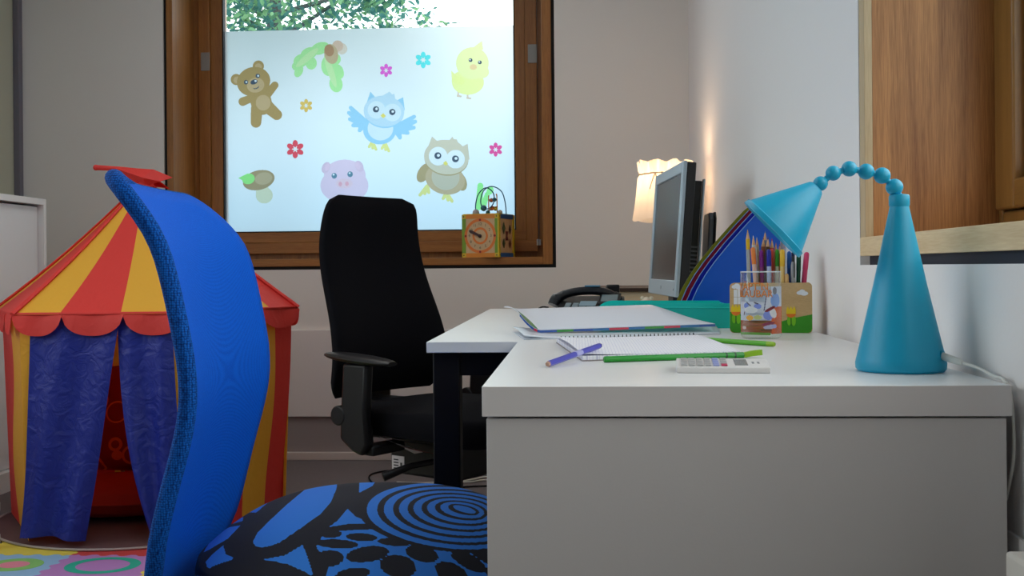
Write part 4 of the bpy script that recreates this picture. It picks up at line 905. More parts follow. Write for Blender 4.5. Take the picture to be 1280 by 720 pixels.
face = MB(Mf); face.box(-h2 + pw, h2 - pw, -ch / 2 + pw, ch / 2 - pw, -.004, -.001); face.build('clock_panel', wood('cube_birch', (206, 170, 124), (222, 190, 146), 'Z', .5), ac)
b = MB(Mf); ring(b, .067, .080, z=.0002); b.build('clock_ring', plain('clock_orange', (232, 128, 52), .5), ac)
b = MB(Mf); ring(b, .029, .039, z=.0002); b.build('clock_ring', plain('clock_orange', (232, 128, 52), .5), ac)
CKD = plain('clock_ink', (60, 30, 30), .5)
for k in range(1, 13):
    vs, fsx = textmesh(str(k), .0175); a = pi / 2 - k * pi / 6
    b = MB(Mf); b.add([(p.x + cos(a) * .0545, p.y + sin(a) * .0545, .0006) for p in vs], fsx); b.build('numeral', CKD, ac, smooth=0)
for k in range(4):
    b = MB(Mf); b.lathe([(.0052, 0), (.0052, .002)], 14, M=Mx.Translation((cos(k * pi / 2) * .0735, sin(k * pi / 2) * .0735, 0))); b.build('dot', plain('clock_red', (150, 30, 36), .5), ac)
b = MB(Mf); a = radians(156); b.prism([(.004, -.005), (.004, .005), (.050, .0075), (.062, 0), (.050, -.0075)], .002, .005, 'z', M=Mx.Rotation(a, 4, 'Z')); b.lathe([(.008, .001), (.008, .007), (.006, .008)], 18); b.build('clock_hand', plain('hand_brown', (56, 20, 28), .4), ac)
Mr_ = Ma @ Mx.Rotation(pi / 2, 4, 'Z') @ Mx.Translation((0, -h2 - .0008, ch / 2)) @ Mx.Rotation(pi / 2, 4, 'X')
for x, y, w, h, cq in ((-.035, .035, .016, .028, (66, 90, 60)), (.035, .030, .013, .022, (66, 50, 50)), (0, 0, .016, .03, (112, 44, 44)), (-.035, -.035, .013, .022, (70, 84, 50)), (.035, -.035, .013, .022, (110, 60, 46))):
    b = MB(Mr_); b.prism([(x - w, y), (x, y - h), (x + w, y), (x, y + h)] if x else [(-w, -h * .7), (-.004, 0), (-w, h * .7), (w, h * .7), (.004, 0), (w, -h * .7)], -.001, .001, 'z'); b.build('painted_shape', plain('cubeprint_%d_%d_%d' % cq, cq, .5), ac)
b = MB(Ma); b.box(-h2 + .004, h2 - .004, -h2 + .004, h2 - .004, ch - .001, ch + .003); b.build('top_board', YLm, ac)
WB = plain('wire_blue', (36, 84, 120), .35)
def wire(pts, c_, nm='bead_wire'): b = MB(Ma); b.tube(smoothpath([(x, y, ch + z) for x, y, z in pts], 8), .0027, 8); b.build(nm, c_, ac, smooth=60)
wire([(-.055, -.02, 0), (-.056, -.02, .05), (-.045, -.01, .10), (-.012, .0, .128), (.02, .01, .105), (.028, .0, .06), (.012, -.02, .03), (-.02, -.03, .028)], WB)
wire([(.078, .03, 0), (.072, .03, .06), (.058, .02, .11), (.02, .0, .133), (-.018, -.01, .115), (-.03, -.02, .07), (-.018, -.03, .035), (.0, -.03, .026)], WB)
OW = plain('wire_orange', (226, 140, 50), .4)
wire([(-.012, .03, 0), (-.012, .03, .085), (-.010, .03, .09)], OW); wire([(.032, .03, 0), (.030, .03, .09), (.026, .03, .095)], OW); wire([(-.01, .03, .004), (.01, .0, .03), (.032, .03, .04)], OW)
for x, y, z, r, cq in ((-.055, -.02, .012, .019, (170, 164, 170)), (.05, .02, .012, .014, (176, 164, 150)), (-.015, -.02, .032, .017, (30, 96, 110)), (.006, .02, .07, .012, (176, 84, 40)), (.022, .02, .072, .012, (60, 130, 140)), (.02, .0, .032, .012, (186, 96, 40)), (.032, .01, .028, .011, (170, 150, 30)), (.002, -.01, .012, .012, (30, 90, 84)), (.012, .01, .03, .011, (150, 60, 36))):
    b = MB(Ma); b.ball((x, y, ch + z), r * .85, 14, 8); b.build('bead', plain('bead_%d_%d_%d' % cq, cq, .4), ac, smooth=70)

# ------------------------------------------------------------------ blue swivel chair
def W(xc, zc, z): return V((_r0.x * xc + fw.x * zc, _r0.y * xc + fw.y * zc, z))
def axes(xc, zc, fx, fz, z=0):
    f_ = (_r0 * fx + fw * fz).normalized(); w_ = V((-f_.y, f_.x, 0))
    return Mx.Translation(W(xc, zc, z)) @ Mx((f_, w_, V((0, 0, 1)))).transposed().to_4x4()
BZ = 1.80; BX = -.235
bcz = .0105
bch = thing('swivel_chair', W(BX, BZ, 0), 'blue mesh-backed swivel chair with swirl patterned seat beside the desk', 'chair')
prof = [(1.0137, -.547), (.987, -.526), (.9516, -.499), (.918, -.480), (.863, -.465), (.808, -.454), (.763, -.4455), (.719, -.441), (.675, -.4435), (.6306, -.4535), (.586, -.466), (.542, -.478), (.4977, -.488), (.45, -.493), (.40, -.505), (.35, -.522)]
def pf(z):
    z = max(prof[-1][0], min(prof[0][0], z))
    for i in range(len(prof) - 1):
        a, c = prof[i], prof[i + 1]
        if a[0] >= z >= c[0]:
            t = (a[0] - z) / (a[0] - c[0]); return a[1] + (c[1] - a[1]) * t
    return prof[-1][1]
def spf(z): return sum(pf(z + k * .012) for k in (-2, -1, 0, 1, 2)) / 5 if .37 < z < .99 else pf(z)
HWb, ZT, ZB = .250, 1.012, .335
def outline(n=96):
    """closed outline (side, height) of the backrest with round corners"""
    rt, rb_ = .10, .20; P = []
    for cx, cz, r, a0 in ((HWb - rt, ZT - rt, rt, 0), (-HWb + rt * .35, ZT - rt * .35, rt * .35, 90), (-HWb + rb_, ZB + rb_, rb_, 180), (HWb - rb_, ZB + rb_, rb_, 270)):
        P += [(cx + r * cos(radians(a0 + 9 * k)), cz + r * sin(radians(a0 + 9 * k))) for k in range(11)]
    return P
def bpt(s_, z, off=0):
    bow = .030 * (1 - (s_ / HWb) ** 2)           # hollow across the width
    return W(spf(z) - bow + off, BZ + s_, z)
OL = outline()
# dense outline
dl = []
for i in range(len(OL)):
    a, c = V((*OL[i], 0)), V((*OL[(i + 1) % len(OL)], 0)); k = max(1, int((c - a).length / .02))
    dl += [tuple(a.lerp(c, j / k))[:2] for j in range(k)]
cen = (0, .70)
b = MB(); NR = 14
vs = []
for (s_, z) in dl:
    for j in range(NR + 1):
        t = 1 - j / NR * .95; vs.append(bpt(cen[0] + (s_ - cen[0]) * t, cen[1] + (z - cen[1]) * t, -.004))
n_ = len(dl); K = NR + 1
b.add(vs, [(i * K + j, ((i + 1) % n_) * K + j, ((i + 1) % n_) * K + j + 1, i * K + j + 1) for i in range(n_) for j in range(NR)])
ci = len(b.v); b.v.append(bpt(cen[0], cen[1], -.004))
for i in range(n_): b.f.append((i * K + NR, ((i + 1) % n_) * K + NR, ci)); b.m.append(0)
M_bmesh = weave('blue_mesh', (0, 112, 238), (0, 82, 206), 700, .8, .2)
M_brim = weave('blue_knit', (16, 104, 204), (0, 40, 104), 300, .8, .8)
b.build('back_mesh', M_bmesh, bch, smooth=80, solid=.004)
b = MB(); b.tube([bpt(s_, z, -.008) for s_, z in dl], [.0128 if s_ < -.2 else .0128 - .0088 * min(1, (s_ + .2) / .14) for s_, z in dl], 14, closed=True); b.build('back_rim', M_brim, bch, smooth=80)
# seat cushion with printed swirl cloth
SXc, SHx, SHw, SZ = -.222, .268, .262, .522
def seat_z(r): return SZ - .080 * r ** 3.0
def seat(u, v):
    a = 2 * pi * u
    if v < .8: r = v / .8; zz = seat_z(r)
    else:
        q = (v - .8) / .2; r = 1 + .025 * sin(q * pi) - .10 * q * q; zz = seat_z(1) - .062 * q
    e_ = 2.6
    ca_, sa_ = cos(a), sin(a); k = (abs(ca_) ** e_ + abs(sa_) ** e_) ** (-1 / e_)
    return W(SXc + SHx * r * k * ca_, BZ + SHw * r * k * sa_, zz)
b = MB(); NU, NV = 420, 150
b.grid(seat, NU, NV, wrapu=True)
so = b.build('seat', M_black, bch, smooth=80)
# pattern: signed field on the cloth, in metres on the seat plane
def sp(cx, cy):
    q = atz(240 + cx / 3.368, 580 + cy / 3.368, .485); return q.x, q.y
def pat(qx, qy):
    """photo-crop coordinates -> +1 blue / -1 black"""
    x, y = qx, qy
    def inpoly(P_, x=x, y=y):
        c = False; j = len(P_) - 1
        for i in range(len(P_)):
            xi, yi = P_[i]; xj, yj = P_[j]
            if (yi > y) != (yj > y) and x < (xj - xi) * (y - yi) / (yj - yi) + xi: c = not c
            j = i
        return c
    def el(cx, cy, rx, ry, a=0):
        ca_, sa_ = cos(radians(a)), sin(radians(a)); dx, dy = x - cx, y - cy
        return ((dx * ca_ + dy * sa_) / rx) ** 2 + ((-dx * sa_ + dy * ca_) / ry) ** 2
    # long capsule
    if inpoly([(255, 330), (270, 347), (300, 350), (330, 345), (370, 330), (450, 275), (540, 212), (585, 160), (608, 105), (612, 72), (560, 72), (520, 82), (470, 112), (400, 170), (330, 235), (275, 290)]): return 1
    # swirl: nested loops gathering towards the far side
    for k in range(13, -1, -1):
        t = k / 13; t = t + (.014 if k % 2 == 0 else 0); x0 = 690 + 410 * t ** .85; x1 = 1420 - 225 * t; y0 = 72 + 106 * t; y1 = 338 - 134 * t
        if y > 200: y1 += (x - x0) * .085 * (1 - t)
        cx, rx = (x0 + x1) / 2, (x1 - x0) / 2
        cy, ry = (y0 + y1) / 2, (y1 - y0) / 2
        if ry > 0 and abs((x - cx) / rx) ** 2.1 + abs((y - cy - 12 * (x - cx) / rx) / ry) ** 2.1 <= 1:
            return 1 if k % 2 == 1 else -1
    if inpoly([(705, 70), (775, 70), (760, 92), (703, 122)]): return 1
    if inpoly([(655, 188), (690, 222), (765, 250), (660, 252), (575, 266), (610, 240)]): return 1
    if inpoly([(466, 340), (490, 400), (512, 475), (470, 452), (400, 420), (295, 402), (390, 385)]): return 1
    # dotted field
    if inpoly([(522, 345), (545, 305), (590, 283), (800, 272), (1000, 290), (1130, 345), (1240, 420), (1400, 520), (1400, 800), (640, 800), (560, 470), (572, 430)]):
        for d_ in ((738, 380, 90, 33, -8), (868, 430, 77, 47, 10), (968, 378, 70, 33, 14), (854, 328, 72, 17, 3), (714, 308, 65, 17, 3), (610, 336, 90, 19, 3), (590, 296, 42, 15, -5), (576, 398, 62, 35, -5), (868, 290, 75, 13, 4), (1024, 320, 90, 25, 10), (690, 266, 82, 12, 0), (1165, 410, 82, 30, 28), (676, 464, 74, 26, -8), (1092, 460, 74, 42, 25),
                   (760, 530, 90, 44, -6), (960, 540, 90, 46, 10), (620, 560, 70, 40, 0), (1200, 540, 90, 46, 30), (860, 630, 100, 50, 0), (1090, 640, 100, 50, 10), (700, 660, 90, 50, 0), (1280, 470, 50, 26, 35)):
            if el(*d_) <= 1: return -1
        return 1
    # side shapes
    for P_ in ([(325, 158), (270, 205), (205, 202), (190, 188), (240, 178)], [(357, 112), (330, 140), (230, 160), (300, 122)], [(215, 222), (214, 240), (170, 252), (118, 258), (140, 238), (180, 222)], [(205, 258), (150, 315), (70, 362), (48, 372), (70, 335), (120, 285), (160, 265)], [(132, 342), (140, 375), (180, 400), (100, 425), (70, 440), (55, 415), (85, 380)], [(110, 268), (60, 320), (40, 345), (50, 315), (80, 285)],
               [(20, 470), (100, 480), (230, 520), (330, 560), (200, 600), (60, 560)], [(300, 470), (420, 500), (520, 560), (470, 640), (380, 560)], [(-20, 520), (60, 600), (160, 680), (60, 720), (-60, 620)]):
        if inpoly(P_): return 1
    return -1
seat_ray = {}
at = so.data.attributes.new('print_tone', 'FLOAT', 'POINT')
vals = []
for v in b.v:
    d = v - EYE; zc = d.dot(fw)
    qx = 640 + F * d.dot(RT) / zc; qy = HY - F * d.dot(UP) / zc
    if v.z < seat_z(1) - .055 or qy > 760: vals.append(-1); continue
    X_, Y_ = (qx - 240) * 3.368, (qy - 580) * 3.368
    vals.append(sum(pat(X_ + a_x, Y_ + a_y) for a_x, a_y in ((-1.2, -.7), (1.2, -.7), (-1.2, .7), (1.2, .7))) / 4)
at.data.foreach_set('value', vals)
m, nt, bb = new('swirl_cloth'); L = nt.links.new
an = N(nt, 'ShaderNodeAttribute'); an.attribute_name = 'print_tone'
g_ = N(nt, 'ShaderNodeMath', operation='GREATER_THAN'); g_.inputs[1].default_value = 0; L(an.outputs['Fac'], g_.inputs[0])
mx = N(nt, 'ShaderNodeMix', data_type='RGBA'); mx.inputs[6].default_value = lin((22, 22, 32)); mx.inputs[7].default_value = lin((46, 130, 226)); L(g_.outputs[0], mx.inputs[0]); L(mx.outputs[2], bb.inputs['Base Color'])
tc = N(nt, 'ShaderNodeTexCoord'); nz = N(nt, 'ShaderNodeTexNoise'); nz.inputs['Scale'].default_value = 700; L(tc.outputs['Object'], nz.inputs['Vector']); bp = N(nt, 'ShaderNodeBump'); bp.inputs['Strength'].default_value = .25; bp.inputs['Distance'].default_value = .001; L(nz.outputs['Fac'], bp.inputs['Height']); L(bp.outputs[0], bb.inputs['Normal']); bb.inputs['Roughness'].default_value = .85
so.data.materials[0] = m
b = MB()
def shell(u, v):
    a = 2 * pi * u; r = (1.0 - .10 - .5 * v ** 2); k = (abs(cos(a)) ** 2.6 + abs(sin(a)) ** 2.6) ** (-1 / 2.6)
    return W(SXc + SHx * r * k * cos(a), BZ + SHw * r * k * sin(a), .366 - .03 * v)
b.grid(shell, 48, 6, wrapu=True); b.build('seat_shell', M_blkplas, bch, smooth=60)
Mc_ = axes(SXc, BZ, 1, 0)
b = MB(Mc_); b.box(-.11, .11, -.07, .07, .30, .345); b.build('mechanism', M_blkplas, bch, bevel=.01)
b = MB(Mc_); b.tube(smoothpath([(-.08, 0, .325), (-.26, 0, .325), (-.345, 0, .36), (-.352, 0, .44), (-.318, 0, .55)], 8), .024, 12, flat=((0, 1, 0), .45)); b.build('back_support', M_blkplas, bch, smooth=60)
b = MB(Mc_); b.lathe([(.027, .10), (.027, .22), (.02, .221), (.02, .305)], 20); b.build('column', M_blkmetal, bch)
def starbase(Mx_, z0, par, R_=.29, rc=.027):
    b = MB(Mx_); b.lathe([(.045, z0 + .06), (.045, z0 + .115), (.03, z0 + .125)], 24); b.build('base_hub', M_blkplas, par)
    for k in range(5):
        Rk = Mx_ @ Mx.Rotation(k * 2 * pi / 5 + .3, 4, 'Z')
        b = MB(Rk); b.tube([(.03, 0, z0 + .092), (R_ * .6, 0, z0 + .080), (R_, 0, z0 + .066)], [.028, .022, .016], 10, flat=((0, 1, 0), .6)); leg = b.build('base_leg', M_blkplas, par, smooth=60)
        b = MB(Rk)
        for s_ in (-1, 1): b.tube([(R_ + .012, s_ * .008, z0 + rc), (R_ + .012, s_ * .024, z0 + rc)], rc, 16)
        b.tube([(R_, 0, z0 + .03), (R_, 0, z0 + .07)], .007, 8); b.build('caster', M_blkplas, leg, smooth=40)
starbase(Mc_, .012, bch)
b = MB(Mc_); b.tube([(-.10, -.06, .33), (-.10, -.24, .335), (-.10, -.28, .33)], [.006, .006, .010], 8); b.build('lever', M_blkplas, bch)

# ------------------------------------------------------------------ black office chair
oc = thing('office_chair', W(-.21, 3.53, 0), 'black high-back office chair with armrests, facing the office desk', 'chair')
Mo = axes(-.21, 3.53, .8, -.6)
hwp = [(.475, .225), (.50, .252), (.53, .264), (.65, .262), (.80, .245), (.95, .230), (1.06, .215), (1.095, .205), (1.112, .185), (1.120, .15)]
def hw(z):
    for i in range(len(hwp) - 1):
        a, c = hwp[i], hwp[i + 1]
        if a[0] <= z <= c[0]: return a[1] + (c[1] - a[1]) * (z - a[0]) / (c[0] - a[0])
    return hwp[0][1] if z < .5 else hwp[-1][1]
def backc(z): return -.225 - .05 * max(0, (z - .62)) ** 1.0 + .03 * sin((z - .45) / .67 * 2 * pi) - .058
def backr(u, v):
    z = .475 + .645 * v; a = 2 * pi * u; c_, s_ = cos(a), sin(a)
    th = .034 * (1 - abs(2 * v - 1) ** 8 * .75)
    y = hw(z) * (abs(s_) ** .55) * (1 if s_ > 0 else -1); x = th * (abs(c_) ** .7) * (1 if c_ > 0 else -1)
    return (backc(z) + x - .05 * (1 - (y / .25) ** 2) + .02, y, z + .018 * (y / .25) * 0)
b = MB(Mo); b.grid(backr, 44, 36, wrapu=True); b.add([backr(k / 44, 0) for k in range(44)], [tuple(range(44))]); b.add([backr(k / 44, 1) for k in range(44)], [tuple(range(44))])
b.build('backrest', M_blkfab, oc, smooth=70)
b = MB(Mo); b.box(-.375, -.345, -.09, .12, .44, .66); b.box(-.375, -.20, -.05, .05, .33, .46); b.build('back_carrier', M_blkplas, oc, bevel=.012)
def oseat(u, v):
    a = 2 * pi * u; e_ = 4
    k = (abs(cos(a)) ** e_ + abs(sin(a)) ** e_) ** (-1 / e_)
    if v < .7: r = v / .7; z = .472 - .018 * r ** 3
    else: q = (v - .7) / .3; r = 1 + .03 * sin(q * pi); z = .454 - .075 * q
    x = .255 * r * k * cos(a)
    return (x + .01, .250 * r * k * sin(a), z - max(0, x - .12) * .22)
b = MB(Mo); b.grid(oseat, 64, 26, wrapu=True); b.build('seat', M_blkfab, oc, smooth=70)
b = MB(Mo)
def oshell(u, v):
    a = 2 * pi * u; k = (abs(cos(a)) ** 4 + abs(sin(a)) ** 4) ** (-1 / 4); r = .97 - .45 * v ** 1.0
    return (.255 * r * k * cos(a) + .01, .25 * r * k * sin(a), .382 - .036 * v - max(0, .255 * r * k * cos(a) - .12) * .22)
b.grid(oshell, 48, 8, wrapu=True); b.add([oshell(k / 48, 1) for k in range(48)], [tuple(range(48))]); b.build('seat_shell', M_blkplas, oc, smooth=50)
for s_ in (-1, 1):
    b = MB(Mo)
    def pad(u, v):
        a = 2 * pi * v; x = -.21 + .265 * u; t = sin(pi * min(1, max(0, u * .94 + .03))) ** .35
        return (x, s_ * .305 + .046 * t * cos(a), .615 + .015 * sin(a) * t - .012 * u + .006 * (1 - u))
    vs = [pad(i / 14, j / 16) for i in range(15) for j in range(16)]
    b.add(vs, [(i * 16 + j, i * 16 + (j + 1) % 16, (i + 1) * 16 + (j + 1) % 16, (i + 1) * 16 + j) for i in range(14) for j in range(16)] + [tuple(range(16)), tuple(range(224, 240))])
    arm = b.build('armrest', M_blkplas, oc, smooth=60)
    b = MB(Mo); b.prism([(-.135, .60), (-.035, .60), (-.045, .46), (-.035, .36), (-.06, .325), (-.095, .335), (-.150, .37), (-.145, .46)], s_ * .305 - .018, s_ * .305 + .018, 'y'); b.build('arm_post', M_blkplas, oc, bevel=.01)
    b = MB(Mo); b.box(-.09, -.03, min(s_ * .16, s_ * .30), max(s_ * .16, s_ * .30), .325, .355); b.build('arm_bracket', M_blkplas, oc, bevel=.006)
    b = MB(Mo); b.tube([(-.155, s_ * .285, .44), (-.155, s_ * .325, .44)], .030, 18); b.build('knob', M_blkplas, oc, bevel=.004)
b = MB(Mo); b.box(-.16, .12, -.09, .09, .232, .345); b.build('mechanism', M_blkplas, oc, bevel=.01)
b = MB(Mo); b.tube([(.06, -.09, .295), (.03, -.20, .29), (-.02, -.27, .262)], [.009, .010, .014], 10); b.build('lever', M_blkplas, oc)
b = MB(Mo); b.lathe([(.03, .11), (.03, .2), (.02, .201), (.02, .275)], 20); b.build('column', M_blkmetal, oc)
starbase(Mo, .0, oc, .31, .03)
lab = plain('paper_label', (222, 216, 220), .5)
q = W(-.21 + .8 * .03 - .6 * .10, 3.53 - .6 * .03 - .8 * .10, 0)
fx_, wx_ = (Mo.to_3x3() @ V((1, 0, 0))), (Mo.to_3x3() @ V((0, 1, 0)))
b = MB(Mo); b.box(-.150, -.098, -.0925, -.0905, .240, .290); lb = b.build('maker_label', lab, oc)
b = MB(Mo)
for k in range(4): b.box(-.142, -.122, -.0931, -.0927, .249 + k * .009, .253 + k * .009)
b.box(-.114, -.106, -.0931, -.0927, .258, .270); b.build('label_print', plain('label_ink', (60, 56, 62), .6), lb)
b = MB(Mo); b.add([(-.10, -.20, .366), (.03, -.22, .345), (.04, -.16, .326), (-.02, -.13, .312)], [(0, 1, 2, 3)]); b.build('hanging_tag', lab, oc, smooth=0, solid=.0006)
b = MB(Mo); b.add([(.005, -.222, .349), (.10, -.22, .340), (.11, -.18, .330), (.03, -.17, .330)], [(0, 1, 2, 3)]); b.build('red_tag', plain('dark_red_card', (110, 20, 30), .6), oc, smooth=0, solid=.0006)

# ------------------------------------------------------------------ circus tent
TX, TZc, TR, TE, TA = -1.306, 4.0, .523, .745, 1.195
RD, YE, BLc, GYc = cloth('tent_red', (240, 66, 60), .35, .22), cloth('tent_yellow', (255, 192, 62), .35, .25), cloth('tent_blue', (26, 44, 150), .8, .12, .5), plain('tent_floor_cloth', (96, 70, 74), .85, var=.1, vscale=30)
tent = thing('circus_tent', W(TX, TZc, 0), 'red and yellow striped play tent with blue curtains and a red pennant', 'play tent')
def cnr(j, r=TR): a = radians(60 * j); return TX + r * cos(a), TZc + r * sin(a)
def tp(j, t, r, z):
    a, c = cnr(j, r), cnr(j + 1, r); return a[0] + (c[0] - a[0]) * t, a[1] + (c[1] - a[1]) * t, z
def stripes(face, t, roof=True):
    if roof and face == 3: return 1 if t < .12 else 0
    if roof and face == 5: return 1 if .38 < t < .74 else 0
    if roof: return ((1 if t < .27 else 0 if t < .63 else 1) if face % 2 == 0 else (0 if t < .30 else 1 if t < .66 else 0))
    if face == 4: return 1
    if face == 3: return 0 if t < .45 else 1
    if face == 5: return 1 if t < .30 else 0 if t < .62 else 1 if t < .84 else 0
    return (1 if t < .06 else 0 if t < .38 else 1 if t < .68 else 0)
b = MB()
for j in range(6):
    def rfn(u, v, j=j):
        r = TR * 1.01 * (1 - v) + .012; sag = .018 * sin(pi * v) + .010 * sin(pi * u) * (1 - v) * sin(pi * (1 - v))
        x, z_, h = tp(j, u, r, TE + (TA - TE) * v - sag); return W(x, z_, h)
    b.grid(rfn, 100, 10, mf=lambda u, v, j=j: stripes(j, u))
b.build('roof', [RD, YE], tent, smooth=30)
for j in range(6):
    b = MB(); b.tube([W(*cnr(j, TR * 1.01 * (1 - v) + .014), TE + (TA - TE) * v - .018 * sin(pi * v) + .002) for v in [k / 8 for k in range(9)]], [.007 - .003 * k / 8 for k in range(9)], 8, flat=((0, 0, 1), 1.5)); b.build('roof_hip', RD, tent, smooth=60)
    b = MB(); cuts = (0, .29, .645, 1)
    for q_ in range(3):
        c0_, c1_ = cuts[q_], cuts[q_ + 1]
        def vfn(u, v, j=j, c0_=c0_, c1_=c1_):
            dz = .012 + .060 * (1 - abs(2 * u - 1) ** 2.4) ** .6; fl = .010 + .02 * v * (1 - v * .4) + .003 * sin(u * 9)
            x, z_, h = tp(j, c0_ + (c1_ - c0_) * u, TR + fl, TE - dz * v + .004); return W(x, z_, h)
        b.grid(vfn, 18, 5)
    b.tube([W(*tp(j, t / 10, TR + .012, TE + .002)) for t in range(11)], .005, 6); b.build('valance', RD, tent, smooth=60)
    if j == 4: continue
    b = MB()
    def wfn(u, v, j=j):
        r = TR - .006 - .028 * v + .008 * sin(v * 7 + j) * sin(pi * u); x, z_, h = tp(j, u, r, TE - (TE - .02) * v)
        return W(x + .02 * v * sin(v * 3 + j) * (1 if j == 5 else 0) * -1, z_, h)
    b.grid(wfn, 50, 20, mf=lambda u, v, j=j: stripes(j, u, False)); b.build('side_wall', [RD, YE], tent, smooth=60)
# front frame strips and curtains
b = MB()
for t0, t1 in ((0, .075), (.925, 1)):
    b.grid(lambda u, v: W(*tp(4, t0 + (t1 - t0) * u, TR - .006 - .02 * v, TE - (TE - .06) * v)), 3, 14)
b.build('front_strip', YE, tent, split=True, smooth=60)
def curt(tl_t, tr_t, tl_b, tr_b, nm, ph, pinch):
    b = MB()
    def cf(u, v):
        k = v ** pinch[0]; l = tl_t + (tl_b - tl_t) * v ** 2; r = tr_t + (tr_b - tr_t) * k; t = l + (r - l) * u
        am = .004 + .012 * v; wv = am * sin(u * 11 + ph + 2 * v) + am * .6 * sin(u * 5 - v * 6 + ph)
        x, z_, h = tp(4, t, TR - .012, TE - .01 - (TE - .045) * v + .012 * v * sin(u * 3 + ph)); return W(x, z_ - .01 + wv - .03 * v, h)
    b.grid(cf, 40, 30); return b.build(nm, BLc, tent, smooth=80)
curt(.065, .625, .00, .415, 'curtain', .4, (1.05, 1)); curt(.605, .94, .83, 1.03, 'curtain', 2.1, (1.0, 1))
b = MB(); b.prism([tuple(W(TX + .505 * cos(2 * pi * k / 60), TZc + .525 * sin(2 * pi * k / 60), 0).xy) for k in range(60)], .0125, .0165, 'z'); b.build('floor_cloth', GYc, tent)
b = MB(); b.tube([W(TX + .507 * cos(2 * pi * k / 60), TZc + .527 * sin(2 * pi * k / 60), .0165) for k in range(60)], .004, 6, closed=True); b.build('floor_piping', plain('grey_piping', (170, 160, 158), .7), tent)
for j in range(6):
    x, z_ = cnr(j, TR + (.030 if j == 4 else -.065)); x -= .045 if j == 4 else 0
    b = MB(); b.tube([W(x, z_, .012 if z_ < 3.7 else .001), W(x, z_, .70)], .0085, 10)
    for zz in (.03, .13): b.tube([W(x, z_, zz), W(x, z_, zz + .025)], .0115, 10)
    b.build('pole', plain('clear_pole', (206, 200, 196), .3), tent)
b = MB(); b.lathe([(.032, TA - .035), (.026, TA - .004), (.016, TA + .008), (.004, TA + .012)], 16, M=Mx.Translation(W(TX, TZc, 0))); b.build('crown_cap', RD, tent)
fp = lambda x, y, dz=0: atd(x, y, 4.0 + dz)
b = MB(); b.tube([fp(121, 209.5), fp(150, 211), fp(192, 214.5)], [.0095, .008, .006], 10); b.ball(fp(120, 209.5), .0105, 10, 8); b.tube([fp(188, 215), W(TX, TZc, TA + .008)], .007, 10); b.build('pennant_rod', RD, tent, smooth=60)
b = MB(); A_, B1_, B2_, C1, C2_, D1, E1 = fp(138, 208), fp(192, 212, -.02), fp(215.5, 222, .02), fp(200, 227, -.03), fp(183, 232, -.02), fp(160, 226, .02), fp(150, 216, .01)
b.add([A_, B1_, B2_, C1, C2_, D1, E1, fp(178, 222, -.05), fp(190, 224, .04), fp(212, 236, .03), fp(192, 233, 0)], [(0, 1, 7), (1, 2, 3), (1, 3, 7), (7, 3, 4), (0, 7, 6), (7, 4, 5), (7, 5, 6), (3, 8, 9), (8, 10, 9)]); b.build('pennant', RD, tent, smooth=0, solid=.002)
# cushions in the tent
def cushion(name, c, mat, label, M, w=.36, h=.36, th=.13):
    t = thing(name, (M @ V((0, 0, 0))), label, 'cushion', 'cushions inside the tent')
    def cf(u, v):
        x, y = 2 * u - 1, 2 * v - 1; e_ = (1 - abs(x) ** 3.2) * (1 - abs(y) ** 3.2); k = 1 - .06 * (abs(x * y)) ** 1
        return x * k, y * k, e_ ** .55
    b = MB(M)
    for sg_ in (1, -1): b.grid(lambda u, v: ((lambda p: (p[0] * w / 2, p[1] * h / 2, sg_ * p[2] * th / 2))(cf(u, v))), 28, 28)
    b.build('cover', mat, t, smooth=80)
    b = MB(M); ed = [(i / 14, 0) for i in range(14)] + [(1, i / 14) for i in range(14)] + [(1 - i / 14, 1) for i in range(14)] + [(0, 1 - i / 14) for i in range(14)]
    b.tube([((lambda p: (p[0] * w / 2, p[1] * h / 2, 0))(cf(*q_))) for q_ in ed], .004, 6, closed=True); b.build('piping', mat, t, smooth=60)
CR = plain('cushion_red', (176, 40, 24), .9, bump=.3, bscale=300)
cushion('floor_cushion', 0, CR, 'plain red cushion lying on the tent floor', axes(-1.40, 4.0, 1, .1, .085) , .46, .40, .13)
m, nt, bb = new('cushion_rings'); L = nt.links.new; tc = N(nt, 'ShaderNodeTexCoord'); vz = N(nt, 'ShaderNodeTexVoronoi'); vz.inputs['Scale'].default_value = 11; vz.inputs['Randomness'].default_value = .7; L(tc.outputs['Object'], vz.inputs['Vector'])
sb = N(nt, 'ShaderNodeMath', operation='SUBTRACT'); sb.inputs[1].default_value = .42; L(vz.outputs['Distance'], sb.inputs[0]); ab = N(nt, 'ShaderNodeMath', operation='ABSOLUTE'); L(sb.outputs[0], ab.inputs[0]); lt_ = N(nt, 'ShaderNodeMath', operation='LESS_THAN'); lt_.inputs[1].default_value = .035; L(ab.outputs[0], lt_.inputs[0])
mx = N(nt, 'ShaderNodeMix', data_type='RGBA'); mx.inputs[6].default_value = lin((150, 26, 26)); mx.inputs[7].default_value = lin((226, 100, 46)); L(lt_.outputs[0], mx.inputs[0]); L(mx.outputs[2], bb.inputs['Base Color']); bb.inputs['Roughness'].default_value = .9
cushion('ring_cushion', 0, m, 'dark red cushion with orange ring print leaning inside the tent', axes(-1.37, 4.20, 1, .15, .335) @ Mx.Rotation(radians(72), 4, 'X'), .40, .40, .13)

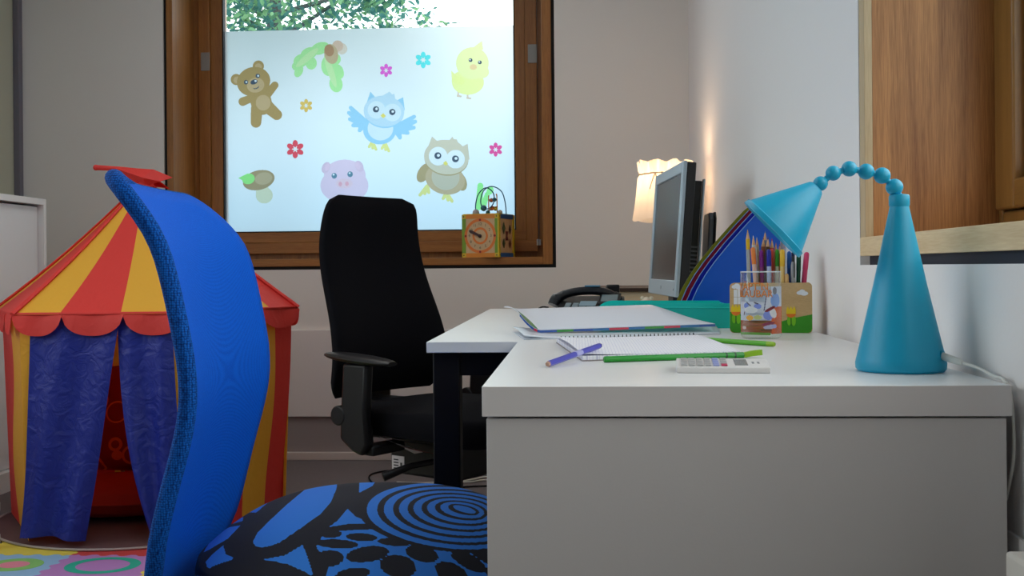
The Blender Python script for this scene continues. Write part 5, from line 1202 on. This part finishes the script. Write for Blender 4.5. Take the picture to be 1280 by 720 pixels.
# ------------------------------------------------------------------ puzzle foam mats
xA = atz(68, 706, .01).x; yA = atz(120, 694.5, .01).y; TS = .30
def sq(t): 
    k = (t % .06) / .06; return .0075 * (1 if .12 < k < .38 else -1 if .62 < k < .88 else (k / .12 if k <= .12 else (.5 - k) / .12 if k <= .62 else (k - 1) / .12))
def edge(fixed, t0, t1, vert):
    n = 60; out = []
    for k in range(n):
        t = t0 + (t1 - t0) * k / n; f = (t - min(t0, t1)) / abs(t1 - t0); am = 0 if f < .06 or f > .94 else 1
        out.append((fixed + am * sq(t), t) if vert else (t, fixed + am * sq(t)))
    return out
MATC = {'blue': (150, 190, 226), 'purple': (186, 130, 196), 'yellow': (236, 214, 84), 'red': (206, 66, 66), 'green': (140, 200, 110), 'teal': (40, 176, 150), 'pink': (234, 140, 160), 'sky': (110, 176, 226)}
fm = lambda c: plain('foam_' + c, MATC[c], .8, bump=.15, bscale=300)
for (k, r, c, ins, lab_) in ((-1, 0, 'blue', 'disc', 'light blue puzzle foam tile with green disc and pink centre'), (0, 0, 'purple', 'ring', 'purple puzzle foam tile with a teal ring inset'), (1, 0, 'yellow', 'dsky', 'yellow puzzle foam tile behind the blue backrest'), (-1, 1, 'yellow', None, 'yellow puzzle foam tile peeking out at the tent corner'), (0, 1, 'red', None, 'red puzzle foam tile under the tent entrance'), (1, 1, 'green', None, 'green puzzle foam tile under the tent, behind the backrest')):
    x0, x1, y0, y1 = xA + k * TS, xA + (k + 1) * TS, yA + (r - 1) * TS, yA + r * TS
    t = thing('foam_tile', ((x0 + x1) / 2, (y0 + y1) / 2, 0), lab_, 'foam mat', 'puzzle foam mat tiles')
    poly = edge(y0, x0, x1, False) + edge(x1, y0, y1, True) + edge(y1, x1, x0, False) + edge(x0, y1, y0, True)
    b = MB(); b.prism(poly, .0005, .011, 'z'); b.build('tile', fm(c), t)
    cx, cy = (x0 + x1) / 2 , (y0 + y1) / 2 + .035
    def disc(r0, r1, z, cc, nm):
        b = MB(); n = 40
        if r0: b.add([(cx + r_ * cos(2 * pi * j / n), cy + r_ * .85 * sin(2 * pi * j / n), z) for r_ in (r0, r1) for j in range(n)], [(j, (j + 1) % n, n + (j + 1) % n, n + j) for j in range(n)])
        else: b.prism([(cx + r1 * cos(2 * pi * j / n), cy + r1 * .85 * sin(2 * pi * j / n)) for j in range(n)], .0109, z, 'z')
        b.build(nm, fm(cc), t)
    if ins == 'disc': cx += .03; disc(0, .085, .0116, 'green', 'inset_disc'); disc(0, .045, .0120, 'pink', 'inset_centre')
    if ins == 'ring': disc(.078, .110, .0116, 'teal', 'inset_ring')
    if ins == 'dsky': disc(0, .085, .0116, 'sky', 'inset_disc')

# ------------------------------------------------------------------ cables on the floor
WC = plain('white_cable', (220, 218, 212), .5)
g3 = lambda x, y: atz(x, y, .005)
b = MB(); b.tube(smoothpath([g3(496, 603), g3(530, 604), g3(568, 602), g3(590, 599.5), g3(606, 596.5), g3(640, 595), g3(690, 602)], 8), .0038, 8); b.tube(smoothpath([g3(560, 602.5), g3(588, 602.5), g3(606, 600), g3(640, 602)], 8), .0038, 8)
tag(b.build('white_cable', WC, smooth=60), 'pale twin cable lying across the carpet under the office desk', 'cable')
b = MB(); b.tube(smoothpath([g3(520, 590), g3(490, 588), g3(466, 592), g3(462, 599), g3(476, 606), g3(540, 611), g3(575, 609), g3(606, 607.5), g3(660, 606)], 8), .0035, 8)
tag(b.build('black_cable', plain('cable_black', (14, 13, 16), .9, spec=.2), smooth=60), 'thin black cable looped on the carpet by the office chair', 'cable')

# ------------------------------------------------------------------ ceiling lights, added out of view to brighten the room
m, nt, bb = new('lit_diffuser'); bb.inputs['Emission Color'].default_value = (1, .95, .90, 1); bb.inputs['Emission Strength'].default_value = 2.6; M_dif = m
for k, (x, y) in enumerate(((-.95, 2.3), (-.95, 3.95))):
    t = thing('ceiling_light', (x, y, CH - .06), ['flat square ceiling light over the middle of the room', 'flat square ceiling light over the play tent side, closer to the window'][k], 'ceiling light', 'ceiling lights')
    b = MB(); b.box(x - .42, x + .42, y - .42, y + .42, CH - .02, CH - .001); b.box(x - .42, x - .40, y - .42, y + .42, CH - .07, CH - .02); b.box(x + .40, x + .42, y - .42, y + .42, CH - .07, CH - .02); b.box(x - .40, x + .40, y - .42, y - .40, CH - .07, CH - .02); b.box(x - .40, x + .40, y + .40, y + .42, CH - .07, CH - .02); b.build('housing', M_white, t)
    b = MB(); b.box(x - .40, x + .40, y - .40, y + .40, CH - .055, CH - .045); b.build('diffuser', M_dif, t)

# ------------------------------------------------------------------ daylight
w = bpy.data.worlds.new('sky'); scn.world = w; w.use_nodes = True; nt = w.node_tree; L = nt.links.new
bg = nt.nodes['Background']; tc = N(nt, 'ShaderNodeTexCoord'); sx = N(nt, 'ShaderNodeSeparateXYZ'); L(tc.outputs['Generated'], sx.inputs[0])
cr = N(nt, 'ShaderNodeValToRGB'); L(sx.outputs[2], cr.inputs[0]); el_ = cr.color_ramp.elements
el_[0].position = .0; el_[0].color = (.16, .34, .48, 1); el_[1].position = .30; el_[1].color = (1, 1, 1, 1)
q = el_.new(.05); q.color = (.26, .48, .66, 1); q = el_.new(.20); q.color = (.86, .97, 1, 1)
L(cr.outputs[0], bg.inputs[0]); bg.inputs[1].default_value = 2.6
def portal(loc, rot, sx_, sy_):
    l = bpy.data.lights.new('window_portal', 'AREA'); l.shape = 'RECTANGLE'; l.size = sx_; l.size_y = sy_; l.cycles.is_portal = True
    o = bpy.data.objects.new('window_portal', l); COL.objects.link(o); o.location = loc; o.rotation_euler = rot
portal((SX + .12, (JY + JY2) / 2, 1.68), (0, radians(90), 0), 1.5, 2.5)
portal((LX - .27, (LY0 + LY1) / 2, 1.68), (0, radians(-90), 0), 1.5, 2.9)
portal(((GX0 + GX1) / 2, Y0 + .13, 1.7), (radians(-90), 0, 0), 1.5, 1.35)
scn.view_settings.view_transform = 'Standard'; scn.view_settings.look = 'None'; scn.view_settings.gamma = 1; scn.view_settings.use_curve_mapping = False
scn.view_settings.exposure = 0.58
cy = scn.cycles; cy.max_bounces = 10; cy.diffuse_bounces = 6; cy.transparent_max_bounces = 24; cy.transmission_bounces = 8; cy.use_denoising = True; cy.sample_clamp_indirect = 6
